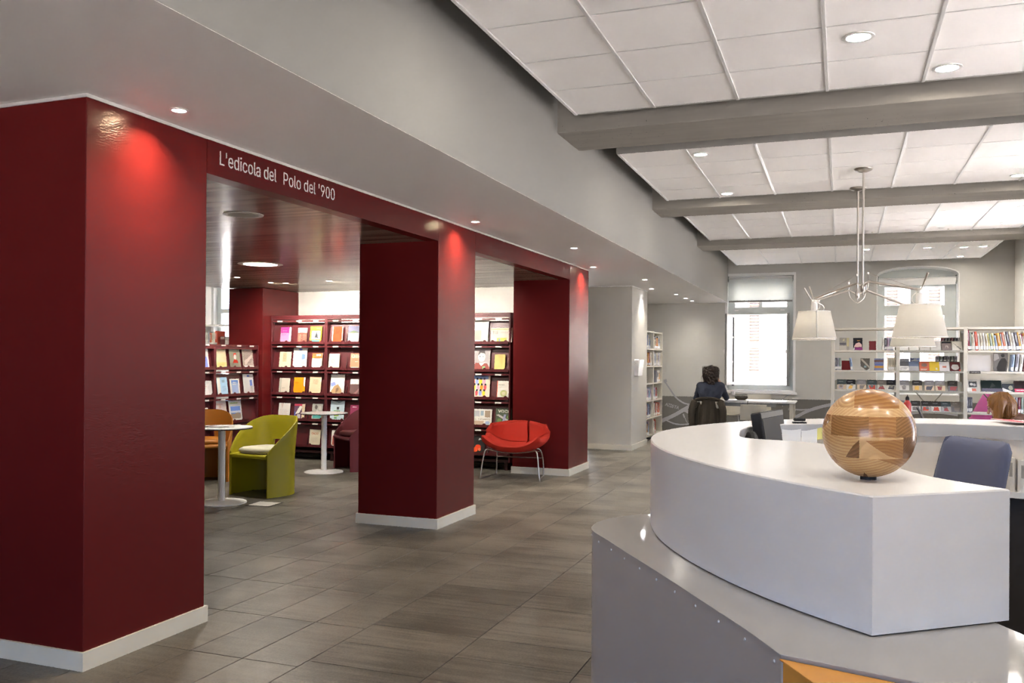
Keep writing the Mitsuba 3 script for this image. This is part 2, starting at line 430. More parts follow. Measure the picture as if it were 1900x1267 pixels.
# lettering on the lintel: reads along +y, faces +x
def wall_text(s, y0, y1, z, h, x, m, parent, name='lettering', slope=0.0):
    t = meshkit.text_mesh(s, h, .002)
    v = t.vertices.copy(); v[:, 0] -= v[:, 0].min(); v[:, 0] *= (y1 - y0) / v[:, 0].max()
    xx = x + slope * v[:, 0]
    return obj(name, trimesh.Trimesh(np.column_stack([xx + v[:, 2], y0 + v[:, 0], z + v[:, 1]]), t.faces, process=False), m, parent, label='white letters reading ' + s)
wall_text("L'edicola del", 3.838, 4.33, 2.430, .074, -3.1325, 'm_white', l1, slope=.0146)
wall_text("Polo del '900", 4.40, 4.95, 2.430, .074, -3.1250, 'm_white', l1, slope=.0146)

# ---- walls around
struct('wall_alcove', bx(-9.2, -3.87, 3.0, 3.2, 0, 2.56), 'm_red', label='red wall on the near side of the alcove')
struct('wall_front_left', bx(-12.2, -3.0, -4.3, -4.1, 0, 3.8), 'm_wall', label='wall behind the camera on the left')
struct('wall_front', cat([bx(-3.0, XR + .3, -4.3, -4.1, 2.75, 3.8), bx(-3.0, XR + .3, -4.3, -4.1, 0, .3), bx(-3.0, -2.7, -4.3, -4.1, .3, 2.75), bx(.69, XR + .3, -4.3, -4.1, .3, 2.75)]), 'm_wall', label='glazed wall behind the viewer')
k = struct('window_9', cat([bx(x, x + .08, -4.24, -4.16, .3, 2.75) for x in (-2.7, -1.57, -.44, .61)] + [bx(-2.7, .69, -4.24, -4.16, z, z + .08) for z in (.3, 2.1, 2.67)]), 'm_frame', label='window wall behind the viewer')
obj('pane', bx(-2.7, .69, -4.202, -4.198, .3, 2.75), 'm_glass', k)
struct('wall_entrance', bx(-9.4, -9.2, -4.2, 3.2, 0, 2.62), 'm_wall', label='left wall of the entrance area')
struct('wall_alcove_back', bx(-7.46, -3.7, 10.88, 11.0, 0, 2.56), 'm_white_wall', label='white back wall of the alcove above the magazine racks')
struct('baseboard_alcove', bx(-7.45, -3.78, 10.862, 10.88, 0, .11), 'm_skirt', label='cream baseboard below the tall racks')
struct('wall_passage', bx(-5.1, -5.0, 11.0, 14.4, 0, 2.56), 'm_wall', label='wall of the side passage')
struct('wall_reading', bx(-3.95, -3.83, 14.3, YB + .3, 0, 2.56), 'm_wall', label='beige wall behind the white bookcase')
# room left of the alcove
struct('wall_far_left', bx(-12.4, -12.2, -4.2, 14.2, 0, 3.8), 'm_white_wall', label='far white wall of the room left of the alcove')
struct('ceiling_left_room', bx(-12.4, -8.0, 2.9, 14.4, 3.3, 3.5), 'm_white_wall', label='white ceiling of the room left of the alcove')
struct('trim_3', bx(-8.1, -8.03, 3.2, 14.2, 2.365, 3.35), 'm_white_wall', label='white bulkhead where the alcove ceiling ends')
wl = from_m3(to_m3(bx(-12.4, -7.4, 14.0, 14.3, 0, 3.4)) - to_m3(bx(-11.55, -10.35, 13.9, 14.4, .9, 3.0)))
struct('wall_left_room', wl, 'm_white_wall', label='white window wall of the room left of the alcove')
struct('pillar_white', cbx(-11.85, -11.27, 13.1, 13.6, 0, 3.3, .004), 'm_white_wall', label='white pillar beside the far left window')
struct('wall_left_room_near', bx(-12.4, -9.2, 2.9, 3.1, 0, 3.4), 'm_white_wall', label='near white wall of the left room')
k = struct('window_3', cat([bx(-11.55, -11.47, 14.12, 14.2, .9, 3.0), bx(-10.43, -10.35, 14.12, 14.2, .9, 3.0), bx(-11.55, -10.35, 14.12, 14.2, .9, .98), bx(-11.55, -10.35, 14.12, 14.2, 2.92, 3.0),
                             bx(-11.55, -10.35, 14.12, 14.2, 2.28, 2.36), bx(-10.98, -10.92, 14.12, 14.2, .9, 2.3)]), 'm_frame', label='pale window behind the low white shelf left of the alcove')
obj('pane', bx(-11.47, -10.43, 14.155, 14.16, .98, 2.92), 'm_glass', k)

# red column at the corner of the alcove
col = pillar(-8.02, -7.45, 10.04, 10.9, 'm_red', 'dark red column at the back corner of the alcove between the racks', 'pillar', z1=2.36)

# ---- window wall
W1 = (-2.16, -0.82, .79, 3.13)
W2 = (0.62, 2.02, .79, 3.02)
arch = [(W2[0], W2[3])] + [((W2[0] + W2[1]) / 2 - .70 * math.cos(a), W2[3] + .165 * math.sin(a)) for a in np.linspace(0, math.pi, 15)[1:-1]] + [(W2[1], W2[3])]
outline = sbox(-4.0, 0, XR + .3, 3.65).difference(sbox(W1[0], W1[2], W1[1], W1[3])).difference(Polygon([(W2[0], W2[2]), (W2[1], W2[2])] + arch[::-1]))
def xz_prism(poly, y0, y1):
    m = trimesh.creation.extrude_polygon(poly, y1 - y0, engine='earcut')
    v = m.vertices
    return trimesh.Trimesh(np.column_stack([v[:, 0], y1 - v[:, 2], v[:, 1]]), m.faces, process=False)
wb = struct('wall_back', xz_prism(outline, YB, YB + .5), 'm_wall_back', label='grey window wall at the end of the room')
obj('painted_band', cat([bx(-3.9, W1[0] - .0, YB - .003, YB, 0, .68), bx(W1[0], XR, YB - .003, YB, 0, .67)]), 'm_band', wb, label='dark grey painted band along the bottom of the wall')
# painted mural lines on the band
def ribbon(pts, w, y=YB - .005):
    c = spline(pts, 6)
    ls = LineString(c).buffer(w / 2, cap_style=2, join_style=1)
    return xz_prism(ls.simplify(.002), y, y + .002)
mur = [ribbon([(-3.366, .988), (-3.284, .876), (-3.169, .709), (-3.056, .599), (-2.928, .533), (-2.78, .517)], .03),
       ribbon([(-3.6, .09), (-3.359, .195), (-3.118, .316), (-2.958, .417), (-2.72, .535), (-2.4, .60)], .075, YB - .006),
       ribbon([(-2.958, .41), (-2.83, .345), (-2.6, .26), (-2.3, .2)], .065, YB - .007),
       ribbon([(-3.326, .196), (-3.197, .136), (-3.036, .109), (-2.876, .123), (-2.6, .19)], .03, YB - .008),
       ribbon([(-2.95, .27), (-2.925, .21), (-2.884, .139)], .012, YB - .009), ribbon([(-2.976, .325), (-2.945, .25)], .03, YB - .010),
       ribbon([(-3.35, 1.02), (-3.335, .96)], .07, YB - .009),
       ribbon([(-2.1, .47), (-1.904, .449), (-1.577, .397), (-1.3, .33)], .05),
       ribbon([(-.95, .475), (-.7, .468), (-.461, .49)], .028, YB - .006),
       ribbon([(-.95, .22), (-.792, .333), (-.575, .455), (-.40, .52), (-.16, .58), (.2, .60)], .06, YB - .007),
       ribbon([(-1.052, .69), (-1.051, .52)], .018, YB - .008), ribbon([(-1.05, .67), (-.95, .75)], .016, YB - .009),
       ribbon([(1.0, .40), (1.35, .47), (1.7, .48), (2.0, .44)], .04, YB - .008)]
for m_ in mur:
    obj('mural_line', m_, 'm_mural', wb)
t = meshkit.text_mesh('AZISTA', .062, .002, True)
v = t.vertices.copy(); v[:, 0] -= v[:, 0].min(); v[:, 0] *= .285 / v[:, 0].max()
c_, s_ = math.cos(-.26), math.sin(-.26)
obj('lettering', trimesh.Trimesh(np.column_stack([-3.345 + c_ * v[:, 0] - s_ * v[:, 1], YB - .004 - v[:, 2], .487 + s_ * v[:, 0] + c_ * v[:, 1]]), t.faces, process=False), 'm_mural', wb, label='painted letters reading AZISTA')

def frame_xz(x0, x1, z0, z1, w, y0, y1):
    return xz_prism(sbox(x0, z0, x1, z1).difference(sbox(x0 + w, z0 + w, x1 - w, z1 - w)), y0, y1)
# window 1: white lining, fixed upper lights, open casements, blind
w1 = struct('window_1', xz_prism(sbox(W1[0], W1[2], W1[1], W1[3]).difference(sbox(W1[0] + .045, W1[2] + .045, W1[1] - .045, W1[3] - .05)), YB - .012, YB + .42), 'm_white', label='tall white window with an open casement beside the reading table')
obj('sill', cbx(W1[0] - .03, W1[1] + .03, YB - .05, YB + .06, .755, .80, .004), 'm_white', w1, label='white sill')
yf = YB + .16
x0, x1 = W1[0] + .045, W1[1] - .045
obj('window_frame', cat([bx(x0, x0 + .13, yf, yf + .07, .83, 3.08), bx(x1 - .13, x1, yf, yf + .07, .83, 3.08), bx(x0, x1, yf, yf + .07, .83, .93),
                         bx(x0, x1, yf, yf + .07, 2.33, 2.47), bx(x0, x1, yf, yf + .07, 2.88, 3.08), bx(-1.52, -1.46, yf, yf + .07, 2.47, 2.88),
                         bx(x0 + .13, x1 - .13, yf - .015, yf, 2.33, 2.365)]), 'm_frame', w1)
obj('pane', bx(x0 + .13, -1.52, yf + .03, yf + .034, 2.47, 2.88), 'm_glass', w1)
obj('pane', bx(-1.46, x1 - .13, yf + .03, yf + .034, 2.47, 2.88), 'm_glass', w1)
# open casements swing inwards
def casement(hx, ang, w, name='casement'):
    g = frame_xz(0, w, 0, 1.40, .06, -.02, .02)
    bars = cat([bx(.06, w - .06, -.012, .012, .44, .47), bx(.06, w - .06, -.012, .012, .93, .96)])
    def tr(m): return xf(m, (hx, yf - .005, .93), ang)
    k = obj(name, tr(cat([g, bars])), 'm_frame_grey', w1)
    obj('pane', tr(bx(.06, w - .06, -.002, .002, .06, 1.34)), 'm_glass', k)
    obj('handle', tr(cat([bx(w - .05, w - .02, -.05, -.02, .62, .70), bx(w - .06, w - .01, -.06, -.045, .65, .67)])), 'm_white', k)
casement(x0 + .12, -math.radians(104), .46)
casement(x1 - .10, math.pi + math.radians(93), .46)
obj('hinge', cat([bx(x0 + .12, x0 + .2, yf - .02, yf, 2.40, 2.42), bx(x1 - .25, x1 - .17, yf - .02, yf, 2.40, 2.42)]), 'm_white', w1)
b1 = obj('roller_blind', bx(x0 + .02, x1 - .02, YB + .05, YB + .052, 2.58, 3.06), 'm_blind_thin', label='pale roller blind pulled down to the transom of the window beside the reading table', cat='blind')
obj('roller', cat([tube([(x0 + .01, YB + .06, 3.045), (x1 - .01, YB + .06, 3.045)], .028, 10)]), 'm_white', b1, True)
obj('bottom_bar', bx(x0 + .02, x1 - .02, YB + .043, YB + .06, 2.565, 2.60), 'm_frame_grey', b1)
obj('bracket', bx(x0 - .0, x0 + .02, YB + .02, YB + .1, 2.97, 3.08), 'm_frame_grey', b1)
obj('bracket', bx(x1 - .02, x1, YB + .02, YB + .1, 2.97, 3.08), 'm_frame_grey', b1)

# window 2: arched recess
aw = Polygon([(W2[0], W2[2]), (W2[1], W2[2])] + arch[::-1])
w2 = struct('window_2', xz_prism(aw.difference(aw.buffer(-.02, join_style=2)), YB - .004, YB + .44), 'm_white', label='window in the arched white recess behind the display shelves')
yf = YB + .36
x0, x1 = W2[0] + .02, W2[1] - .02
obj('window_frame', cat([bx(x0, x0 + .10, yf, yf + .07, .80, 3.02), bx(x1 - .16, x1, yf, yf + .07, .80, 3.02), bx(x0, x1, yf, yf + .07, .80, .95), bx(x0, x1, yf, yf + .07, 2.32, 2.44),
                         bx(x0, x1, yf, yf + .07, 2.86, 3.18), bx(1.26, 1.36, yf, yf + .07, .9, 3.0)]), 'm_frame', w2)
for a, b in ((x0 + .10, 1.26), (1.36, x1 - .16)):
    for c, d in ((.95, 2.32), (2.44, 2.86)):
        obj('pane', bx(a, b, yf + .03, yf + .034, c, d), 'm_glass', w2)
        obj('sash', frame_xz(a, b, c, d, .035, yf - .012, yf + .05), 'm_frame', w2)
b2 = obj('roller_blind', tube([(x0 + .02, YB + .22, 2.94), (x1 - .02, YB + .22, 2.94)], .05, 12), 'm_white', smooth=40, label='rolled up white blind under the arch of the right window', cat='blind')
obj('blind_fabric', bx(x0 + .03, x1 - .03, YB + .175, YB + .178, 2.84, 2.94), 'm_white', b2)
obj('bracket', bx(x0, x0 + .02, YB + .17, YB + .28, 2.86, 3.02), 'm_frame_grey', b2)
obj('bracket', bx(x1 - .02, x1, YB + .17, YB + .28, 2.86, 3.02), 'm_frame_grey', b2)

# ---- right wall with its own windows (outside the frame)
holes = [(-3.7, -2.2), (5.0, 6.1), (8.4, 9.3), (11.8, 12.9)]
rp = sbox(-4.2, 0, YB, 3.65)
for a, b in holes: rp = rp.difference(sbox(a, .5, b, 3.2))
m_ = trimesh.creation.extrude_polygon(rp, .35, engine='earcut'); v = m_.vertices
wr = struct('wall_right', trimesh.Trimesh(np.column_stack([XR + v[:, 2], v[:, 0], v[:, 1]]), m_.faces, process=False), 'm_white_wall', label='white right wall')
for i, (a, b) in enumerate(holes):
    k = struct(f'window_{4 + i}', cat([bx(XR + .15, XR + .22, a, a + .08, .5, 3.2), bx(XR + .15, XR + .22, b - .08, b, .5, 3.2), bx(XR + .15, XR + .22, a, b, .5, .58), bx(XR + .15, XR + .22, a, b, 3.12, 3.2),
                                bx(XR + .15, XR + .22, (a + b) / 2 - .04, (a + b) / 2 + .04, .5, 3.2)]), 'm_frame', label='window in the right wall')
    obj('pane', bx(XR + .18, XR + .184, a + .08, b - .08, .58, 3.12), 'm_glass', k)

# ---- outside: the house across the street
YF = 25.0
fc = thing('facade', 'sunlit pale stone house across the street seen through the open window', 'building')
obj('wall', bx(-14, 16, YF, YF + 1, -6, 14), 'm_facade', fc)
obj('cornice', cat([bx(-14, 16, YF - .35, YF, .60, .84), bx(-14, 16, YF - .2, YF, .84, .92)]), 'm_facade', fc)
def shutter(x0, x1, z0, z1, closed=True):
    k = obj('shutter', frame_xz(x0, x1, z0, z1, .06, YF - .07, YF - .02), 'm_shutter', fc)
    n = int((z1 - z0 - .12) / .085)
    for i in range(n):
        z = z0 + .06 + (i + .5) * (z1 - z0 - .12) / n
        obj('slat', xf(bx(x0 + .06, x1 - .06, -.004, .004, -.04, .04), (0, YF - .045, z), 0, .6), 'm_shutter', k)
for sx0 in (-2.43, -3.6, 1.06, 2.06, 3.4):
    shutter(sx0, sx0 + .38, 1.08, 1.82); shutter(sx0, sx0 + .38, 1.90, 4.0)
for gx0, gx1 in ((-1.96, -1.36), (1.48, 2.0), (-1.1, -.5)):
    g = obj('balcony_door', frame_xz(gx0, gx1, 1.0, 4.2, .1, YF - .06, YF - .01), 'm_facade', fc)
    obj('pane', bx(gx0 + .1, gx1 - .1, YF - .03, YF - .02, 1.1, 4.1), 'm_frame_grey', g)
    r = obj('balcony_railing', cat([bx(gx0 - .1, gx1 + .1, YF - .4, YF - .37, 1.76, 1.82), bx(gx0 - .1, gx1 + .1, YF - .4, YF - .37, 1.24, 1.28)]), 'm_iron', fc)
    for i in range(9):
        x = gx0 - .06 + (gx1 - gx0 + .12) * i / 8
        obj('baluster', tube(spline([(x, YF - .385, 1.26), (x + .05, YF - .42, 1.4), (x - .04, YF - .40, 1.6), (x, YF - .385, 1.79)], 4), .012, 5), 'm_iron', r)
obj('street', bx(-40, 40, 18.5, YF, -6.2, -6.0), 'm_street', fc)

# ================================================================== LAMPS
def downlight(x, y, z, r, power, label, group=None, spot=None, tint=WARM, lit=True, weight=1.6, sweight=1.0):
    k = thing('downlight', label, 'downlight', group)
    obj('trim_ring', lathe([(r * 1.0, 0.004), (r * 1.02, -.004), (r * 1.32, -.003), (r * 1.36, 0.002), (r * 1.0, 0.004)], 24, (x, y, z - .001)), 'm_white', k, 40)
    if lit:
        e = tint * power * LAMP
        obj('lens', disc((x, y, z - .0025), r), 'm_emit', k, emit=e, weight=weight)
    else:
        obj('grille', lathe([(0, -.004), (r, -.004), (r, .003)], 24, (x, y, z - .002)), 'm_unlit', k)
    if spot is not None:
        tx, ty, tz, inten, cut = spot
        scene[key_for('beam', k)] = {'type': 'spot', 'intensity': rgb(tint * inten * LAMP), 'sampling_weight': float(sweight), 'cutoff_angle': cut, 'beam_width': cut * .15,
                                     'to_world': T().look_at(origin=[x, y, z - .02], target=[tx, ty, tz], up=[.3, .2, .1])}
    return k
# soffit wall washers and spots
SO = [(-2.93, 3.30, (-3.14, 3.27, 1.95), 'warm spotlight in the soffit beside the nearest red pillar'),
      (-2.90, 6.80, (-3.12, 6.84, 1.95), 'warm spotlight in the soffit before the middle red pillar'),
      (-2.60, 8.71, None, 'soffit spotlight away from the wall, between the middle and the far red pillar'),
      (-2.90, 10.55, (-3.09, 10.55, 1.95), 'warm spotlight in the soffit before the far red pillar'),
      (-2.64, 12.40, None, 'soffit spotlight between the far red pillar and the grey pillar'),
      (-2.87, 14.0, (-3.07, 14.0, 1.3), 'soffit spotlight before the right face of the grey pillar'),
      (-2.70, 15.30, (-3.2, 16.6, .9), 'first of the three soffit spotlights by the far beige wall'),
      (-2.70, 16.30, (-3.0, 17.75, 1.3), 'second of the three soffit spotlights by the far beige wall'),
      (-2.70, 17.05, (-2.8, 17.75, 1.4), 'soffit spotlight closest to the far beige wall')]
for x, y, sp, lb in SO:
    wash = sp is not None
    downlight(x, y, 2.56, .032, 160 if wash else 240, lb, 'soffit spotlights' if False else None,
              tint=np.array([1.0, .74, .46]) if (wash and y < 12) else WARM,
              spot=(*sp, .95 if y < 12 else (1.6 if y < 14.5 else .25), (56 if y < 12 else 44) if y < 14.5 else 38) if wash else (x, y, 0, 2.2, 38), weight=.15, sweight=6.0 if (wash and y < 12) else 1.5)
# alcove
downlight(-5.63, 7.54, 2.365, .17, 23, 'large round warm opal lamp in the glossy alcove ceiling', weight=3)
downlight(-3.80, 4.90, 2.365, .10, 0, 'unlit round grey disc in the alcove ceiling below the lettering', lit=False)
for x, y, tg, lb in ((-6.80, 8.66, (-7.5, 8.9, 1.75), 'alcove ceiling spotlight nearest to the red column'), (-6.85, 9.39, (-7.0, 10.4, 1.75), 'left one of the two close alcove spotlights'),
                     (-6.70, 9.5, (-6.6, 10.5, 1.75), 'right one of the two close alcove spotlights'), (-5.98, 9.39, (-5.9, 10.5, 1.75), 'alcove spotlight just left of the middle pillar'),
                     (-4.9, 9.39, (-4.8, 10.5, 1.75), 'alcove spotlight hidden behind the middle pillar'), (-4.45, 9.3, (-4.40, 10.5, 1.5), 'alcove spotlight over the newspapers')):
    downlight(x, y, 2.365, .03, 200, lb, spot=(*tg, 1.9, 52), weight=.1, sweight=2.0)
# room left of the alcove
downlight(-10.2, 11.0, 3.3, .12, 60, 'ceiling lamp of the room left of the alcove', weight=2)
downlight(-10.2, 8.0, 3.3, .12, 40, 'second ceiling lamp of the room left of the alcove')
# main ceiling
ML = [(.083, 5.40, .066, 'large bright downlight in the nearest ceiling raft, the left one of two'), (.62, 6.155, .066, 'large bright downlight at the edge of the nearest raft, right of the other'),
      (-1.2, 7.99, .055, 'sparkling downlight at the left end of the second raft'), (-1.2, 9.95, .055, 'downlight at the far edge of the second raft near the beam'),
      (1.64, 9.9, .055, 'downlight at the right end of the second raft'), (2.04, 11.9, .055, 'near one of the two downlights at the right end of the third raft'),
      (2.05, 13.2, .055, 'far one of the two downlights at the right end of the third raft'), (.376, 15.6, .055, 'downlight of the farthest raft beside the pendant stems'),
      (1.305, 15.65, .055, 'downlight of the farthest raft above the right window'), (1.85, 15.75, .055, 'left one of the pair of downlights at the corner of the farthest raft'),
      (2.12, 15.72, .055, 'right one of the pair of downlights at the corner of the farthest raft'), (1.95, 17.1, .05, 'faint downlight at the far edge of the farthest raft'),
      (-1.2, 4.15, .066, 'downlight above the counter at the left end of the nearest raft'), (1.7, 4.6, .066, 'downlight above the counter at the right of the nearest raft')]
for x, y, r, lb in ML:
    downlight(x, y, 3.263, r, 62, lb)
for x, y, lb in ((.32, 13.4, 'small ceiling sensor in the third raft left of the stems'), (1.29, 13.4, 'small ceiling sensor in the third raft right of the stems')):
    k = thing('ceiling_sensor', lb, 'sensor')
    obj('sensor_body', lathe([(0, -.02), (.03, -.018), (.045, -.004), (.05, 0)], 16, (x, y, 3.265)), 'm_white', k, True)
    obj('nozzle', lathe([(0, -.035), (.012, -.03), (.012, -.018)], 10, (x + .09, y, 3.265)), 'm_steel', k, True)
# behind the camera
for x, y, lb in ((-.65, 1.9, 'left downlight of the raft above the viewer'), (.6, 1.9, 'middle downlight of the raft above the viewer'), (1.75, 1.9, 'right downlight of the raft above the viewer')):
    downlight(x, y, 3.263, .066, 76, lb)
downlight(.3, -2.4, 3.6, .09, 40, 'downlight of the entrance bay behind the viewer')

# pendant lamps
def shade(parent, c, top, bot, r0=.162, r1=.226, seam=None, bulb=14):
    k = obj('lamp_shade', lathe([(r0, top), (r1, bot)], 40, (c[0], c[1], 0)), 'm_shade', parent, True, label='translucent paper lamp shade')
    obj('rim', cat([lathe([(r1 - .001, bot), (r1 + .0015, bot), (r1 + .0015, bot + .006), (r1 - .001, bot + .006), (r1 - .001, bot)], 40, (c[0], c[1], 0)), lathe([(r0 - .001, top), (r0 + .0015, top), (r0 + .0015, top - .006), (r0 - .001, top - .006), (r0 - .001, top)], 40, (c[0], c[1], 0))]), 'm_lamp_white', k)
    if seam is not None:
        a = seam; d = np.array([math.cos(a), math.sin(a)])
        obj('seam', bar((c[0] + d[0] * (r0 + .002), c[1] + d[1] * (r0 + .002), top), (c[0] + d[0] * (r1 + .002), c[1] + d[1] * (r1 + .002), bot), .0055, 6), 'm_alu', k)
    obj('socket', lathe([(0, top + .10), (.03, top + .10), (.034, top + .03), (.03, top - .06), (0, top - .06)], 16, (c[0], c[1], 0)), 'm_lamp_white', parent, 40)
    b = trimesh.creation.icosphere(2, .04); b.apply_translation([c[0], c[1], top - .11])
    obj('bulb', b, 'm_emit', parent, emit=WARM * bulb * LAMP, weight=1.2)
    for s in range(3):
        a = s * 2.1
        obj('spoke', bar((c[0], c[1], top + .01), (c[0] + r0 * math.cos(a), c[1] + r0 * math.sin(a), top - .003), .003, 5), 'm_alu', parent)
def pendant(hub, ends, label, drop):
    k = thing('pendant_lamp', label, 'pendant lamp')
    x, y = hub; zh = 2.125
    obj('canopy', lathe([(0, 3.225), (.03, 3.228), (.075, 3.245), (.088, 3.262), (.086, 3.266)], 28, (x, y, 0)), 'm_steel', k, True)
    obj('stem', tube([(x, y, 3.24), (x, y, zh - .06)], .0105, 12), 'm_steel', k, True)
    obj('hub', cat([lathe([(0, zh - .05), (.02, zh - .045), (.024, zh), (.016, zh + .03), (0, zh + .03)], 14, (x, y, 0)), tube([(x, y, zh - .05), (x + .01, y, zh - .11)], .004, 6)]), 'm_steel', k, True)
    for (ex, ey), zj, sm in ends:
        d = np.array([ex - x, ey - y]); L = np.linalg.norm(d); d /= L
        s = np.array([x + d[0] * .09, y + d[1] * .09, zh + .04])
        j = np.array([ex - d[0] * .02, ey - d[1] * .02, zj])
        arm = obj('arm', cat([bar((x, y, zh - .01), s, .007, 8), bar(s, j, .0115, 10)]), 'm_alu', k)
        obj('mast', cat([bar(s, s + np.array([0, 0, .075]), .006, 6), bx(s[0] - .009, s[0] + .009, s[1] - .009, s[1] + .009, s[2] + .07, s[2] + .09)]), 'm_steel', arm)
        obj('cable', tube([s + np.array([0, 0, .08]), (s + j) / 2 + np.array([0, 0, .045]), j], .0016, 5), 'm_steel', arm)
        obj('cord', tube(spline([s, s + np.array([-d[0] * .02, -d[1] * .02, -.08]), (x, y, zh - .1)], 6), .003, 5), 'm_alu', arm)
        jt = obj('joint', cat([bar(j + np.array([d[0] * .04, d[1] * .04, 0]), j - np.array([d[0] * .04, d[1] * .04, 0]), .011, 8), bar((ex, ey, zj), (ex, ey, zj - .08), .007, 8)]), 'm_lamp_white', k)
        obj('handle_rod', tube([(ex + d[0] * .02, ey + d[1] * .02, zj), (ex + d[0] * .06, ey + d[1] * .06, zj + .06), (ex + d[0] * .105, ey + d[1] * .105, zj + .135)], [.004, .008, .010], 8), 'm_alu', jt)
        obj('loop_cord', tube(spline([(ex, ey, zj - .01), (ex - d[0] * .10, ey - d[1] * .10, zj - .06), (ex - d[0] * .10, ey - d[1] * .10, zj - .10), (ex - d[0] * .04, ey - d[1] * .04, zj - .13)], 6), .004, 6), 'm_lamp_white', jt)
        shade(k, (ex, ey), zj + drop, zj + drop - .29, seam=sm)
pendant((.195, 9.1), [((.643, 8.395), 2.035, None), ((-.266, 9.805), 2.065, -1.42)], 'nearer pendant lamp with two white paper shades on slender metal arms', -.135)
pendant((.163, 10.08), [((.715, 10.24), 1.985, None), ((-.275, 9.98), 2.055, None)], 'farther pendant lamp with white shades, mostly hidden behind the nearer one', -.135)

# ================================================================== RECEPTION COUNTER
OUT = [(.074, 2.262), (-.076, 2.395), (-.235, 2.565), (-.414, 2.809), (-.595, 3.14), (-.705, 3.46), (-.765, 3.80), (-.752, 4.11), (-.665, 4.45), (-.53, 4.76), (-.345, 5.03), (-.09, 5.27), (.22, 5.47), (.52, 5.58), (.86, 5.60), (1.2, 5.50), (1.55, 5.27), (1.86, 4.88)]
INN = [(1.46, 4.62), (1.18, 4.93), (.87, 5.06), (.6, 5.12), (.36, 5.10), (.1, 4.96), (-.09, 4.83), (-.23, 4.73), (-.37, 4.56), (-.435, 4.32), (-.425, 4.08), (-.405, 3.88), (-.36, 3.775), (-.22, 3.725), (-.08, 3.66), (.03, 3.48), (.10, 3.20), (.165, 2.92), (.256, 2.70), (.405, 2.528)]
outer, inner = spline(OUT, 6), spline(INN, 5)
ZC, ZP = 1.07, .732
ct = thing('reception_counter', 'large white curved reception counter with a wooden globe on its near end', 'counter')
ringpoly = np.vstack([outer, inner])
def ccw(p): return p if Polygon(p).exterior.is_ccw else p[::-1]
far_i = [i for i, p in enumerate(inner) if p[1] > 3.9]
inner_body = np.array([[p[0], p[1]] for p in inner])
# the body steps back under the slab on the far side
obj('countertop', bprism(ccw(ringpoly), 1.0, ZC, .004), 'm_counter', ct, 30, label='white solid surface slab')
body_in = []
o_line = LineString(outer)
for p in inner:
    P_ = np.array(p); q = np.array(o_line.interpolate(o_line.project(__import__('shapely').geometry.Point(p))).coords[0])
    dd = q - P_; L = np.linalg.norm(dd)
    back = .06 * smooth_ if (smooth_ := min(1.0, max(0.0, (p[1] - 3.7) / .5))) > 0 else 0.0
    body_in.append(P_ + dd / L * min(back, L * .5))
body_in = np.array(body_in)
obj('front_panel', prism(Polygon(np.vstack([outer, body_in])).buffer(0), ZP + .004, 1.0005), 'm_counter', ct, 30, label='white curved front panel')
# inside lining of the far side, desk shelf, dark modesty panel
far = [i for i in range(len(body_in)) if inner[i][1] > 4.0]
seg = body_in[far]
off = np.array([s + (np.array(inner[i]) - s) * .06 for i, s in zip(far, seg)])
obj('inner_lining', prism(Polygon(np.vstack([seg, off[::-1]])).buffer(0), .74, .999), 'm_inner', ct, 30, label='beige inner lining')
desk_in = np.array([np.array(inner[i]) + (np.array(inner[i]) - body_in[i]) / (np.linalg.norm(np.array(inner[i]) - body_in[i]) + 1e-9) * (.05 + .27 * min(1, max(0, (.15 - inner[i][0]) / .2)) * min(1, max(0, (inner[i][1] - 4.05) / .25))) for i in far])
obj('desk_shelf', prism(Polygon(np.vstack([desk_in, (seg + (seg - off) * .3)[::-1]])).buffer(0), .71, .74), 'm_white', ct, 30, label='white inner desk shelf')
obj('modesty_panel', prism(Polygon(np.vstack([seg, (seg + (off - seg) * 2)[::-1]])).buffer(0), .0, .71), 'm_dark', ct, 30, label='dark panel below the desk shelf')
# plinth body below the far and left side of the ring
ped = thing('counter_pedestal', 'grey curved pedestal of the counter with a row of metal rivets', 'counter base')
PO = [(-.74, 3.74), (-.80, 3.70), (-.875, 3.61), (-.918, 3.50), (-.925, 3.38), (-.90, 3.285), (-.856, 3.212), (-.778, 3.095), (-.70, 2.972), (-.62, 2.85), (-.54, 2.727), (-.46, 2.602), (-.38, 2.476), (-.30, 2.349), (-.22, 2.223), (-.125, 2.056)]
po = np.vstack([spline(PO[:7], 6)[:-1], spline(PO[6:], 3)])
cut_dir = np.array([.278, -.075])
edge = [(.75, 1.82), (.55, 2.18), (.421, 2.421), (.364, 2.525)]
pin = [(.20, 2.78), (.12, 3.1), (.0, 3.4), (-.2, 3.6), (-.5, 3.72)]
pp = ccw(np.vstack([po, edge, pin]))
obj('body', prism(Polygon(pp).buffer(-.004), 0, ZP - .003), 'm_ped', ped, 30)
obj('top', bprism(pp, ZP - .0032, ZP, .0012), 'm_ped_top', ped, 30, label='glossy grey top sheet')
lower = Polygon(np.vstack([outer[(outer[:, 1] > 3.3)], inner[(inner[:, 1] > 3.6)]])).buffer(-.01)
obj('back_body', prism(lower.difference(Polygon(pp).buffer(.001)).difference(Polygon(np.vstack([seg, desk_in[::-1]])).buffer(.004)), .0, ZP), 'm_ped', ped, 30)
riv = mikit.ply(lathe([(.0045, 0), (.0042, .0018), (.0026, .0034), (0, .004)], 12), 'm_rivet', True)
pl = LineString(po)
